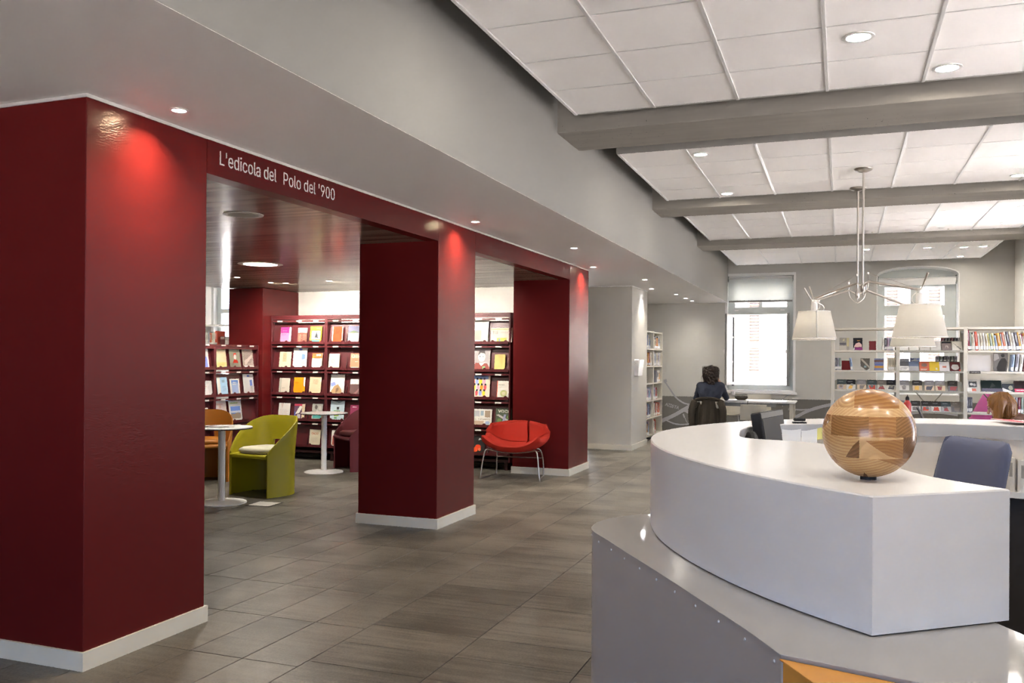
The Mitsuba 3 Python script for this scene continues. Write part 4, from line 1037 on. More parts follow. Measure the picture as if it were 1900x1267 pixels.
C = dict(w=(.74, .72, .66), cream=(.68, .60, .44), k=(.03, .03, .03), grey=(.35, .34, .32), red=(.62, .06, .02), blue=(.10, .17, .50), lb=(.38, .58, .78), org=(.80, .28, .01), mag=(.42, .04, .22), pink=(.60, .30, .46), yel=(.80, .55, .04), teal=(.10, .38, .36), brn=(.16, .06, .045), gry2=(.24, .24, .20), dg=(.05, .06, .05), tan=(.52, .40, .24))
def mag(x, z, w, h, M, base, prints, label, cat_='magazine', t=.006, lean=.135, yaw=0.0, row=0):
    m_, c_ = cover(w, h, t, base, prints)
    m_ = xf(m_, (0, 0, 0), yaw)
    m_ = xf(m_, (x, -.008 - t * .8, z + .001), 0, -lean)
    t_ = m_.copy(); t_.apply_transform(M)
    return obj(cat_.replace(' ', '_'), t_, 'm_print', color=c_, label=label, cat=cat_)
I4 = TM(0, 10.24, 0)
R1, R2, R3, R4, R5 = 1.612, 1.262, .912, .558, .205
rk = '{} row, {}'
def where(r, b): return rk.format(('bottom', 'second lowest', 'middle', 'second highest', 'top')[r], ('rack beside the corner column', 'rack left of middle pillar', 'rack behind red chair')[b])
TALL = [
 (-7.215, R1, .17, .215, (.50, .26, .42), [('r', 0, .62, .8, 1, C['mag']), ('r', .2, .74, .6, .78, (.6, .2, .4)), ('r', .86, 0, 1, 1, C['w']), ('l', .15, .45, .6, .6, 3, (.3, .15, .35))], 'pink booklet with a magenta band ', 4, 0),
 (-6.945, R1, .15, .205, C['brn'], [('r', 0, .66, 1, 1, (.55, .50, .42)), ('l', .08, .06, .45, .58, 6, (.42, .28, .2)), ('l', .52, .06, .95, .58, 6, (.38, .2, .15))], 'brown catalogue with a beige head and lines ', 4, 0),
 (-6.73, R1, .185, .222, C['yel'], [('r', .15, .2, .88, .72, C['w']), ('p', [(.4, .3), (.72, .28), (.66, .42), (.55, .66), (.48, .5)], C['k']), ('r', .5, .8, .95, .92, (.5, .5, .12)), ('r', .1, .05, .85, .15, C['teal'])], 'yellow magazine with a white picture field ', 4, 0),
 (-6.385, R1, .165, .218, C['red'], [('r', 0, 0, .1, 1, C['w']), ('r', .93, 0, 1, 1, C['w']), ('l', .3, .55, .75, .9, 4, (.45, .03, .01))], 'plain red book with white edges ', 4, 1),
 (-6.135, R1, .165, .222, (.50, .38, .46), [('r', 0, .58, 1, 1, (.16, .16, .24)), ('p', [(0, .58), (.5, .74), (1, .62), (1, .58)], (.1, .13, .08)), ('l', .2, .42, .7, .5, 2, (.3, .2, .28))], 'mauve book with a dark landscape photo ', 4, 1),
 (-7.225, R2, .19, .224, C['cream'], [('r', .28, .36, .62, .95, (.56, .46, .28)), ('l', .32, .42, .58, .9, 5, (.44, .34, .2))], 'cream journal with a tan rectangle ', 3, 0),
 (-6.985, R2, .222, .28, C['w'], [('r', .40, .88, .62, .96, C['blue']), ('p', [(.62, .42), (.86, .42), (.86, .68), (.62, .68)], (.16, .26, .62)), ('l', .62, .06, .88, .42, 6, (.3, .3, .32))], 'tall white magazine with a blue tower ', 3, 0),
 (-6.705, R2, .16, .205, C['w'], [('r', 0, .66, 1, 1, (.70, .14, .05)), ('r', .4, .82, .85, .93, C['w']), ('r', .06, .68, .2, .76, C['yel'])], 'white booklet with a red head ', 3, 0),
 (-6.435, R2, .165, .2, (.60, .56, .44), [('e', .4, .5, .16, .14, (.45, .42, .34)), ('e', .42, .5, .08, .07, (.62, .58, .46)), ('l', .25, .75, .6, .88, 2, (.42, .3, .24))], 'greenish cream book with a round emblem ', 3, 1),
 (-6.10, R2, .165, .205, (.72, .25, .15), [('t', 'QSE', .08, .72, .19, .84, (.74, .68, .58)), ('r', 0, 0, 1, .09, C['w']), ('l', .45, .42, .8, .5, 1, C['w']), ('l', .2, .52, .75, .66, 2, (.6, .18, .1))], 'coral journal titled QSE ', 3, 1),
 (-7.235, R3, .17, .21, (.60, .55, .46), [('r', 0, 0, .22, 1, (.44, .40, .34)), ('l', .3, .3, .7, .36, 1, (.3, .27, .22))], 'worn beige volume with a darker spine ', 2, 0),
 (-6.99, R3, .18, .221, C['org'], [('p', [(.86, .5), (1, .4), (1, 1), (.86, 1)], C['w']), ('l', .1, .6, .5, .72, 2, (.5, .15, 0)), ('r', 0, 0, .08, .06, C['w'])], 'bright orange magazine ', 2, 0),
 (-6.735, R3, .185, .232, (.76, .50, .33), [('r', .93, .7, 1, 1, C['w']), ('l', .3, .55, .8, .86, 4, (.52, .28, .16))], 'peach coloured journal ', 2, 0),
 (-6.385, R3, .215, .269, (.66, .66, .64), [('p', [(.0, .55), (.3, .62), (.38, .48), (.08, .36)], (.25, .30, .62)), ('p', [(.0, .05), (.85, .05), (.8, .25), (.55, .5), (.3, .42)], (.52, .34, .18)), ('p', [(.4, .06), (.62, .2), (.6, .34), (.42, .3)], (.28, .17, .1)), ('r', .1, 0, .8, .04, C['blue']), ('p', [(.5, .6), (1, .85), (1, 1), (.5, 1)], C['w'])], 'white magazine with a tablet picture ', 2, 1),
 (-6.10, R3, .165, .208, (.13, .075, .07), [('r', 0, .68, 1, 1, C['w']), ('p', [(.3, 0), (.55, 0), (1, .4), (1, .55)], (.26, .14, .14)), ('l', .15, .86, .6, .92, 1, (.3, .3, .3))], 'dark brown book with a white head ', 2, 1),
 (-7.235, R4, .185, .215, (.70, .66, .62), [('p', [(.2, 1), (.42, 1), (.3, .6)], (.60, .48, .42)), ('l', .1, .12, .9, .6, 6, (.58, .54, .50))], 'pale grey magazine with fine lines ', 1, 0),
 (-6.985, R4, .172, .208, (.10, .05, .09), [('p', [(.1, .3), (.55, .95), (.75, .8), (.5, .4)], C['w']), ('r', 0, .86, .8, 1, (.5, .06, .1)), ('r', .72, 0, 1, 1, (.60, .50, .34)), ('r', .3, 0, .6, .32, (.5, .48, .46)), ('r', .05, .0, .14, .5, C['blue'])], 'dark magazine with a white slanted figure ', 1, 0),
 (-6.70, R4, .165, .217, (.44, .43, .38), [('e', .38, .78, .13, .14, (.12, .1, .09)), ('e', .75, .72, .12, .15, (.56, .54, .5)), ('r', .1, .08, .9, .32, C['teal']), ('p', [(.2, .4), (.5, .6), (.9, .4)], C['w'])], 'magazine with grey portraits above a teal band ', 1, 0),
 (-6.385, R4, .215, .267, (.50, .62, .68), [('r', .45, .55, .62, .68, C['k']), ('r', .25, .42, .7, .5, (.16, .3, .14)), ('r', .3, .2, .6, .34, (.3, .42, .1)), ('r', .3, .08, .5, .16, (.1, .3, .12)), ('p', [(.1, 1), (.6, .88), (.95, 1)], (.2, .26, .3))], 'light blue magazine with green icons ', 1, 1),
 (-6.10, R4, .16, .215, (.20, .03, .07), [('l', .2, .82, .7, .92, 1, (.6, .5, .55))], 'dark wine red book ', 1, 1),
 (-6.735, R5, .172, .216, (.72, .66, .50), [('t', 'QCR', .18, .68, .13, .62, (.50, .20, .10)), ('l', .15, .2, .8, .5, 5, (.62, .56, .42))], 'cream journal titled QCR ', 0, 0),
 (-6.385, R5, .165, .219, C['w'], [('r', .1, .08, 1, .68, (.48, .13, .10)), ('r', .1, .6, 1, .68, (.4, .1, .3)), ('l', .15, .12, .9, .55, 6, (.40, .10, .08))], 'white booklet with a brick red block ', 0, 1),
 (-4.30, R1, .24, .284, (.66, .64, .58), [('l', .1, .62, .55, .95, 6, (.42, .40, .36)), ('r', .1, .1, .6, .55, (.34, .32, .27)), ('l', .68, .08, .95, .95, 14, (.48, .46, .42))], 'folded newspaper with a grey photograph ', 4, 2),
 (-4.0, R1, .29, .187, (.66, .62, .54), [('t', 'TLS', .08, .58, .2, .26, (.28, .26, .24)), ('r', 0, .86, 1, .92, (.56, .56, .24)), ('r', .3, .04, .75, .3, (.55, .58, .14)), ('e', .42, .16, .05, .1, (.3, .4, .5)), ('l', .4, .6, .95, .74, 2, (.5, .47, .42))], 'cream newspaper titled TLS ', 4, 2),
 (-4.285, R2, .26, .277, (.34, .31, .31), [('p', [(.05, 0), (1, 0), (1, .1), (.85, .3), (.25, .33)], (.25, .07, .06)), ('e', .56, .62, .2, .25, (.62, .60, .57)), ('p', [(.36, .66), (.42, .88), (.7, .9), (.78, .6), (.72, .76), (.5, .8)], (.07, .06, .06)), ('p', [(.42, .3), (.55, .18), (.75, .34)], C['w']), ('r', .62, .04, .76, .16, (.2, .45, .2)), ('e', .47, .62, .03, .02, C['k']), ('e', .63, .62, .03, .02, C['k'])], 'magazine with a grey portrait of a man ', 3, 2),
 (-4.02, R2, .143, .2, (.74, .58, .22), [('l', .35, .78, .65, .9, 2, (.60, .46, .18))], 'plain yellow paperback ', 3, 2),
 (-4.285, R3, .26, .28, (.70, .60, .48), [('r', .05, .84, .9, 1, (.30, .42, .72))] + [('e', .12 + .19 * i + .06 * (j % 2), .2 + .26 * j, .075, .13, [(.75, .3, .03), (.8, .62, .05), (.7, .1, .12), (.72, .36, .46), (.28, .34, .66)][(i * 2 + j) % 5]) for j in range(3) for i in range(4)] + [('e', .14 + .19 * i + .06 * (j % 2), .33 + .26 * j, .045, .05, C['k']) for j in range(3) for i in range(4)], 'colourful magazine with rows of drawn people ', 2, 2),
 (-3.975, R3, .16, .216, (.70, .68, .62), [('r', 0, 0, .05, 1, C['red']), ('e', .58, .27, .3, .2, (.48, .52, .24)), ('e', .58, .27, .14, .1, (.62, .60, .4)), ('l', .12, .72, .8, .82, 1, (.35, .34, .3)), ('l', .12, .58, .5, .68, 2, (.5, .48, .44))], 'white booklet with a round green emblem and red spine ', 2, 2),
 (-4.265, R4, .28, .208, (.70, .68, .62), [('t', 'IL TEMPO', .12, .34, .07, .80, (.30, .25, .2)), ('r', .1, .55, .4, .9, (.42, .42, .44)), ('r', .45, .6, .6, .9, (.32, .4, .44)), ('r', .66, .5, .92, .9, (.36, .28, .2)), ('r', .1, .05, .62, .28, (.5, .38, .28)), ('r', .7, .08, .9, .26, (.36, .46, .62))], 'newspaper titled IL TEMPO ', 1, 2),
 (-3.965, R4, .215, .225, (.07, .09, .06), [('t', 'VOCE', .14, .76, .15, .74, C['w']), ('p', [(.02, .62), (.2, .66), (1, .26), (1, .12)], (.46, .44, .42)), ('p', [(.38, .0), (.52, 0), (.66, .66), (.52, .66)], (.30, .32, .46)), ('e', .25, .3, .14, .14, (.12, .2, .07)), ('e', .8, .5, .12, .1, (.14, .22, .08))], 'dark magazine titled VOCE ', 1, 2),
 (-4.31, R5, .19, .217, (.022, .020, .020), [('e', .5, .35, .22, .16, (.72, .06, .02)), ('e', .3, .2, .2, .14, (.80, .10, .03)), ('e', .62, .22, .1, .1, (.75, .2, .1)), ('p', [(.45, .82), (.6, .9), (.5, .76), (.75, .8)], (.6, .6, .6))], 'black magazine with red flowers ', 0, 2)]
for x, z, w, h, b, pr, lb, r, bay in TALL:
    mag(x, z, w, h, I4, b, pr, lb.strip() + ', ' + where(r, bay), 'newspaper' if 'newspaper' in lb else ('book' if ('book ' in lb or 'volume' in lb or 'paperback' in lb) else 'magazine'), t=.012 if 'book' in lb else .005)
def whl(r): return ('bottom row', 'third row', 'second row', 'top row')[r] + ' of the low rack'
LOW = [
 (8.93, R2, .20, .27, C['w'], [('p', [(.1, .05), (.9, .05), (.85, .5), (.6, .62), (.3, .55)], (.20, .26, .62)), ('e', .5, .3, .18, .22, C['w']), ('t', 'Mulino', .08, .82, .12, .84, (.3, .3, .34)), ('e', .5, .26, .05, .06, C['k'])], 'white journal titled Mulino with a blue drawing ', 3, 'magazine'),
 (9.275, R2, .195, .255, (.66, .58, .36), [('l', .2, .75, .9, .9, 2, (.5, .44, .3)), ('r', .0, 0, 1, .3, (.70, .62, .26)), ('r', .7, 0, 1, .06, C['blue'])], 'pale yellow journal ', 3, 'magazine'),
 (9.55, R2, .215, .29, (.26, .25, .19), [('e', .5, .5, .13, .13, (.66, .6, .54)), ('p', [(.25, .22), (.78, .22), (.7, .36), (.4, .4)], (.55, .05, .03)), ('p', [(.36, .52), (.4, .68), (.62, .68), (.64, .58), (.5, .62)], (.55, .05, .03)), ('l', .15, .82, .85, .9, 1, (.34, .32, .26))], 'olive grey magazine with a red and white portrait ', 3, 'magazine'),
 (9.82, R2, .22, .30, (.42, .35, .30), [('r', 0, .88, 1, 1, (.52, .12, .1)), ('l', .05, .2, .95, .8, 9, (.22, .17, .15)), ('p', [(.2, .1), (.9, .5), (.9, .6), (.1, .3)], (.6, .52, .46)), ('r', 0, 0, 1, .1, C['w'])], 'magazine with a dense brown collage ', 3, 'magazine'),
 (8.96, R3, .27, .19, (.70, .68, .66), [('l', .05, .55, .8, .66, 1, (.62, .24, .14)), ('l', .05, .42, .5, .48, 1, (.4, .38, .36)), ('p', [(.8, 0), (1, .2), (1, .9), (.7, .6)], (.58, .56, .54))], 'fanned white leaflets ', 2, 'magazine'),
 (9.30, R3, .20, .23, (.40, .60, .76), [('r', 0, 0, .3, 1, C['w']), ('r', .45, .7, .75, .85, (.3, .42, .5)), ('l', .45, .2, .9, .5, 5, (.28, .42, .54))], 'light blue booklet with a white stripe ', 2, 'magazine'),
 (9.55, R3, .19, .205, C['w'], [('r', .14, .06, .86, .92, (.36, .46, .66)), ('r', .14, .72, .86, .92, (.14, .26, .58)), ('l', .25, .6, .75, .82, 2, C['w'])], 'white framed blue booklet ', 2, 'magazine'),
 (9.84, R3, .215, .265, (.68, .67, .66), [('r', .4, .86, .62, .95, C['blue']), ('r', .62, .4, .85, .7, (.16, .24, .56)), ('l', .64, .08, .9, .38, 5, (.3, .3, .3))], 'white magazine with a small blue tower ', 2, 'magazine'),
 (8.94, R4, .19, .2, (.70, .67, .63), [('l', .3, .78, .8, .86, 1, (.66, .34, .24)), ('l', .15, .2, .85, .6, 5, (.62, .58, .54))], 'white leaflet with an orange title line ', 1, 'magazine'),
 (9.28, R4, .22, .28, (.68, .60, .54), [('e', .45, .7, .1, .1, (.6, .42, .34)), ('p', [(.25, .35), (.62, .35), (.58, .64), (.34, .64)], (.62, .58, .56)), ('p', [(.28, .05), (.5, .05), (.56, .36), (.3, .36)], (.08, .08, .1)), ('l', .1, .78, .9, .9, 1, (.66, .46, .4)), ('l', .68, .1, .95, .5, 5, (.62, .24, .18))], 'cream magazine with a standing figure ', 1, 'magazine'),
 (9.57, R4, .25, .27, (.70, .70, .66), [('r', .1, .12, .9, .72, (.15, .26, .60)), ('p', [(.1, .12), (.9, .12), (.9, .35), (.6, .44), (.4, .34), (.1, .38)], (.30, .24, .18)), ('r', .1, .40, .9, .5, (.6, .64, .72)), ('l', .12, .82, .9, .95, 1, (.3, .40, .14))], 'magazine with a blue mountain panorama ', 1, 'magazine'),
 (9.28, R5, .2, .25, (.62, .66, .72), [('r', .1, .1, .9, .5, (.5, .52, .5)), ('l', .2, .6, .8, .9, 3, (.6, .3, .2))], 'pale blue magazine half behind the table pole ', 0, 'magazine')]
LMI = TM(-7.52, 0, math.pi / 2)
for y, z, w, h, b, pr, lb, r, ct_ in LOW:
    mag(y, z, w, h, LMI, b, pr, lb.strip() + ', ' + whl(r), ct_)

# ================================================================== WHITE BOOKCASE BY THE GREY PILLAR (faces +x)
WBX = -3.13
bc = [thing('white_bookcase', 'white open bookcase beside the grey pillar, its bay next to the pillar', 'bookcase'), thing('white_bookcase', 'white open bookcase bay at the far wall end beside the grey pillar', 'bookcase')]
PAL = [(.60, .58, .54), (.62, .60, .56), (.16, .20, .36), (.30, .38, .52), (.45, .08, .05), (.55, .50, .40), (.70, .68, .62), (.20, .05, .07), (.58, .30, .08), (.10, .10, .12), (.36, .36, .40), (.50, .16, .10), (.66, .60, .30), (.24, .30, .26), (.52, .40, .52)]
NAMES = ['cream', 'off white', 'navy', 'slate blue', 'red', 'beige', 'white', 'wine', 'orange', 'black', 'grey', 'brick red', 'yellow', 'green', 'lilac']
Y0, Y1, Y2 = 14.62, 15.50, 16.32
for k, (ya, yb) in zip(bc, ((Y0, Y1), (Y1, Y2))):
    for y in (ya, yb - .02):
        obj('upright', cbx(WBX - .30, WBX, y, y + .02, 0, 1.93, .002), 'm_shelf', k)
    for i in range(7):
        z = .085 + .305 * i
        obj('shelf', cbx(WBX - .29, WBX - .004, ya + .02, yb - .02, z - .022, z, .002), 'm_shelf', k)
        if i < 6: obj('back_rail', bx(WBX - .295, WBX - .285, ya + .02, yb - .02, z + .10, z + .14), 'm_shelf', k)
    obj('foot', bx(WBX - .28, WBX - .02, ya + .02, yb - .02, 0, .02), 'm_dark', k)
bk = random.Random(5)
rows_n = ['lowest', 'second lowest', 'third lowest', 'third highest', 'second highest', 'highest']
def ordinal(i): return ORD[i] if i < len(ORD) else f'{i + 1}th'
bookcache = {}
def book_ply(ci, w, h, d):
    key = (ci, round(w, 3), round(h, 2), round(d, 2))
    if key not in bookcache:
        m_, c_ = spine_book(key[1], key[2], key[3], PAL[ci])
        bookcache[key] = mikit.ply(m_, 'm_print', color=c_)
    return bookcache[key]
for bi, (ya, yb, gaps) in enumerate(((Y0, Y1, {0: (.0, .62), 1: (.02, .80), 2: (0, .78), 3: (0, .12), 4: (0, .80), 5: (.03, .62)}), (Y1, Y2, {0: (.2, .36), 1: (.05, .66), 2: (.05, .45), 3: (.45, .70), 4: (.06, .74), 5: (.08, .70)}))):
    for r in range(6):
        y = ya + .03 + gaps[r][0]; n = 0; end = ya + .03 + gaps[r][1]
        z = .085 + .305 * r
        while y < end and y < yb - .06:
            w = bk.choice([.022, .028, .034, .04, .05]); h = bk.choice([.20, .21, .22, .23, .24, .17]); ci = bk.choice([0, 1, 6, 6, 2, 3, 4, 5, 7, 8, 9, 10, 11, 14, 1, 3])
            M = T().translate([WBX - .03 - bk.random() * .02, y + w / 2, z]).rotate([0, 0, 1], 90)
            obj('book', book_ply(ci, w, h, .15), None, M=M, label=f'{NAMES[ci]} book, {ordinal(n)} from left, {rows_n[r]} shelf, {("pillar side", "wall side")[bi]} white bookcase', cat='book')
            y += w + .002; n += 1
# face-out books on the middle shelf
def cov_obj(name, x, y, z, rz, w, h, base, prints, label, cat_, lean=.12, t=.01):
    m_, c_ = cover(w, h, t, base, prints)
    m_ = xf(m_, (0, 0, 0), 0, -lean)
    return obj(name, xf(m_, (x, y, z), rz), 'm_print', color=c_, label=label, cat=cat_)
cov_obj('book', WBX - .06, 15.14, 1.0, math.pi / 2, .26, .21, (.14, .13, .12), [('r', .1, .1, .9, .9, (.24, .22, .2)), ('e', .5, .4, .24, .24, (.4, .38, .34))], 'dark face out book on the third highest shelf, pillar side white bookcase', 'book')
cov_obj('book', WBX - .06, 15.72, 1.0, math.pi / 2, .2, .22, (.18, .17, .15), [('r', .1, .5, .9, .9, (.3, .28, .26))], 'dark face out book on the third highest shelf, wall side white bookcase', 'book')
# leaflet holder on the pillar's right face
lh = thing('leaflet_holder', 'shiny clear leaflet holder hanging on the right face of the grey pillar', 'holder')
obj('tray', cat([bx(-3.035, -3.031, 13.52, 13.84, 1.16, 1.42), bx(-3.031, -2.975, 13.52, 13.524, 1.16, 1.34), bx(-3.031, -2.975, 13.836, 13.84, 1.16, 1.34), xf(bx(-.002, .002, 13.52, 13.84, 0, .25), (-2.98, 0, 1.16), 0, 0, .12), bx(-3.031, -2.975, 13.52, 13.84, 1.158, 1.162)]), 'm_white_gloss', lh)
obj('leaflets', bx(-3.028, -2.99, 13.56, 13.80, 1.165, 1.40), 'm_paper', lh)
# white shelf in the room left of the alcove
ws = thing('white_bookcase', 'low white bookcase in the room left of the alcove, seen above the low racks', 'bookcase')
for x in (-11.2, -10.3, -9.45):
    obj('upright', cbx(x, x + .03, 12.1, 12.4, 0, 1.96, .002), 'm_white', ws)
for z in (.1, .45, .8, 1.2, 1.60, 1.96):
    obj('shelf', cbx(-11.17, -9.45, 12.1, 12.4, z - .03, z, .002), 'm_white', ws)
x, n = -10.95, 0
while x < -9.92:
    w = bk.choice([.03, .035, .04, .05]); ci = bk.choice([4, 6, 0, 5, 10, 9, 1, 11, 6, 12]); h = bk.choice([.23, .24, .25, .22])
    obj('book', book_ply(ci, w, h, .2), None, M=T().translate([x + w / 2, 12.13, 1.60]), label=f'{NAMES[ci]} book, {ordinal(n)} from the left on the low white bookcase beyond the maroon racks', cat='book')
    x += w + .004; n += 1
cov_obj('box_file', -9.84, 12.16, 1.60, 0, .10, .16, (.10, .03, .03), [('r', .1, .7, .9, .95, (.3, .22, .2))], 'dark brown box file at the right end of the books on the low white bookcase', 'box file', 0, .12)

# ================================================================== DISPLAY SHELVES BEFORE THE WINDOWS (face -y)
YS = 13.0
BX = [-.105, .73, 1.555, 2.38]
dsn = ['display shelf unit left of the three before the windows', 'middle display shelf unit before the arched window', 'right display shelf unit by the right wall']
DS = []
for i in range(3):
    k = thing('display_shelf', 'cream metal ' + dsn[i], 'bookshelf'); DS.append(k)
    xa, xb = BX[i], BX[i + 1]
    for x in ((xa,) if i < 2 else (xa, xb)):
        obj('post', cat([cbx(x - .024, x + .024, YS, YS + .04, 0, 1.875, .003)] ), 'm_shelf', k)
        obj('post', cbx(x - .02, x + .02, YS + .42, YS + .45, 0, 1.87, .003), 'm_shelf_grey', k)
        obj('side_rail', cat([bx(x - .012, x + .012, YS + .04, YS + .42, z, z + .03) for z in (.1, .9, 1.8)]), 'm_shelf_grey', k)
    obj('top_rail', cbx(xa + .024, xb - .024, YS - .002, YS + .42, 1.84, 1.87, .003), 'm_shelf', k)
    for z in (1.56, 1.283, 1.015, .735, .42, .12):
        obj('shelf', cbx(xa + .024, xb - .024, YS - .01, YS + .30, z - .028, z, .003), 'm_shelf' if i != 1 else 'm_shelf_grey', k)
        slanted = (z < 1.1) if i != 1 else (z < 1.6)
        if i == 2: slanted = abs(z - 1.015) < .01
        if slanted and z > .5:
            hh = .125
            obj('slanted_board', trimesh.Trimesh([(xa + .03, YS + .03, z), (xb - .03, YS + .03, z), (xb - .03, YS + .13, z + hh), (xa + .03, YS + .13, z + hh), (xa + .03, YS + .05, z), (xb - .03, YS + .05, z), (xb - .03, YS + .15, z + hh), (xa + .03, YS + .15, z + hh)],
                                                   [[0, 1, 2], [0, 2, 3], [4, 6, 5], [4, 7, 6], [0, 4, 5], [0, 5, 1], [3, 2, 6], [3, 6, 7], [0, 3, 7], [0, 7, 4], [1, 5, 6], [1, 6, 2]], process=False), 'm_shelf_grey', k)
    for s, x in ((1, xa + .03), (-1, xb - .03)):
        obj('brace', bar((x, YS + .30, .98 + .14), (x + s * .09, YS + .30, 1.0), .008, 5), 'm_shelf_grey', k)
        obj('brace', bar((x + s * .22, YS + .28, .98), (x + s * .33, YS + .28, .84), .008, 5), 'm_shelf_grey', k)
def dbook(x, z, w, h, base, prints, label, slant=False, t=.012, depth=.02):
    return cov_obj('book', x, YS + (.012 if slant else .03) + depth - .02, z + .001, 0, w, h, base, prints, label, 'book', .62 if slant else .10, t)
w_, k_ = (.70, .68, .62), (.022, .022, .026)
un = 'of left display unit'
dbook(.044, 1.56, .125, .172, (.32, .30, .26), [('r', .75, .3, 1, 1, (.50, .44, .26)), ('p', [(.3, .76), (.55, .76), (.5, .95)], (.60, .55, .36)), ('r', .05, .42, .7, .6, (.14, .14, .15)), ('r', 0, 0, .75, .35, (.50, .47, .40))], 'face out grey landscape book, first on the top shelf ' + un)
dbook(.221, 1.56, .12, .171, k_, [('p', [(.05, .25), (.95, .25), (.9, .45), (.65, .65), (.3, .55)], (.66, .46, .42)), ('r', .2, 0, 1, .22, (.26, .05, .18)), ('l', .4, .72, .85, .84, 1, (.5, .24, .06)), ('r', 0, 0, .16, .2, w_)], 'black book with a pink shape, second on the top shelf ' + un)
dbook(.41, 1.56, .09, .126, (.17, .035, .038), [], 'small plain wine red book, third on the top shelf ' + un)
for i, (x, ci) in enumerate(((.545, 6), (.575, 9), (.605, 14), (.632, 10), (.660, 2))):
    obj('book', book_ply(ci, .028, .17, .16), None, M=T().translate([x, YS + .02, 1.56]), label=f'{NAMES[ci]} upright book, {ordinal(i)} at the right end of the top shelf {un}', cat='book')
for i, (x, ci) in enumerate(((-.062, 9), (-.035, 10), (-.008, 13))):
    obj('book', book_ply(ci, .026, .17, .16), None, M=T().translate([x, YS + .02, 1.283]), label=f'{NAMES[ci]} upright book, {ordinal(i)} from the left on the second shelf {un}', cat='book')
dbook(.07, 1.283, .115, .131, (.14, .02, .022), [], 'dark red face out book on the second shelf ' + un)
obj('book', book_ply(3, .03, .168, .16), None, M=T().translate([.145, YS + .02, 1.283]).rotate([0, 1, 0], -7), label='pale blue leaning book beside the dark red one, second shelf ' + un, cat='book')
dbook(.316, 1.283, .118, .164, (.12, .11, .09), [('p', [(0, .9), (.15, 1), (1, .3), (1, .12)], (.40, .36, .30)), ('e', .5, .3, .14, .1, (.25, .34, .34)), ('p', [(0, 0), (.6, 0), (0, .35)], (.55, .52, .46)), ('p', [(.7, 0), (1, 0), (1, .15)], w_)], 'dark face out book with a pale diagonal, second shelf ' + un)
dbook(.492, 1.283, .116, .163, (.20, .22, .34), [('r', 0, .7, 1, .88, (.16, .09, .08)), ('r', 0, .2, 1, .38, (.50, .26, .06)), ('r', 0, .4, 1, .55, (.12, .16, .36))], 'book with a blue and orange evening photo, second shelf ' + un)
for i in range(4):
    obj('book', book_ply(5, .024, .165, .16), None, M=T().translate([.62 + i * .026, YS + .02, 1.283]), label=f'beige book, {ordinal(i)} at the right end of the second shelf {un}', cat='book')
def rnd_cover(i, seed):
    q = random.Random(seed * 31 + i)
    dark = q.random() < .7
    top = [(.03, .03, .035), (.06, .055, .05), (.22, .20, .18), (.08, .10, .10), (.30, .28, .27)][q.randrange(5)]
    low = [(.60, .57, .50), (.40, .37, .34), (.66, .64, .58), (.18, .17, .17), (.60, .48, .34)][q.randrange(5)]
    acc = [(.55, .10, .07), (.25, .22, .2), (.70, .45, .12), (.12, .12, .14), (.35, .10, .10), (.4, .38, .42)][q.randrange(6)]
    pr = [('r', 0, 0, 1, .5, low), ('p', [(q.uniform(.1, .3), .08), (q.uniform(.6, .9), .05), (q.uniform(.6, .95), .45), (q.uniform(.15, .4), .42)], acc), ('l', .15, .72, .85, .86, 1, tuple(min(.7, c + .2) for c in top))]
    if q.random() < .5: pr.append(('e', q.uniform(.4, .65), q.uniform(.3, .5), .16, .12, tuple(c * .5 for c in low)))
    return top, pr
def word(top, pr):
    L = sum(pr[0][5]) / 3; a = pr[1][2]
    return ('dark' if sum(top) / 3 < .12 else 'grey') + ' topped ' + ('pale' if L > .45 else 'dull') + (' with red' if a[0] > .3 and a[1] < .2 else ' with orange' if a[0] > .6 else '')
for j, (z, xs, lb) in enumerate(((1.015, (.013, .134, .272, .406, .532, .652), 'left'), (1.015, (.815, .976, 1.124, 1.257, 1.41), 'middle'), (.735, (.824, .958, 1.09, 1.209, 1.329, 1.452), 'middle'), (.735, (.02, .15, .28, .41, .54, .66), 'left'), (1.56, (.80, .93, 1.065, 1.20, 1.33, 1.458), 'middle'))):
    for i, x in enumerate(xs):
        top, pr = rnd_cover(i, j + 3)
        if j == 4:
            if i < 4: top, pr = ((.40, .24, .12), [('r', 0, 0, 1, .4, w_)]) if i < 2 else ((.62, .60, .56), [('l', .2, .2, .8, .8, 3, (.5, .48, .45))])
            elif i == 4: top, pr = (.20, .16, .15), [('r', 0, .8, 1, 1, k_), ('p', [(.35, .25), (.7, .25), (.66, .55), (.4, .55)], (.42, .36, .32)), ('e', .5, .32, .1, .12, (.2, .16, .15))]
            else: top, pr = (.62, .60, .54), [('p', [(.05, .9), (.3, .6), (.95, .1), (.8, .1)], (.12, .12, .12)), ('e', .55, .4, .12, .1, (.3, .3, .28))]
        dbook(x, z, .118, .165 if j != 4 else .145, top, pr, f'{word(top, pr) if j != 4 else "face out"} booklet, {ordinal(i)} from left, {("third", "third", "fourth", "fourth", "top")[j]} shelf, {lb} display unit', True)
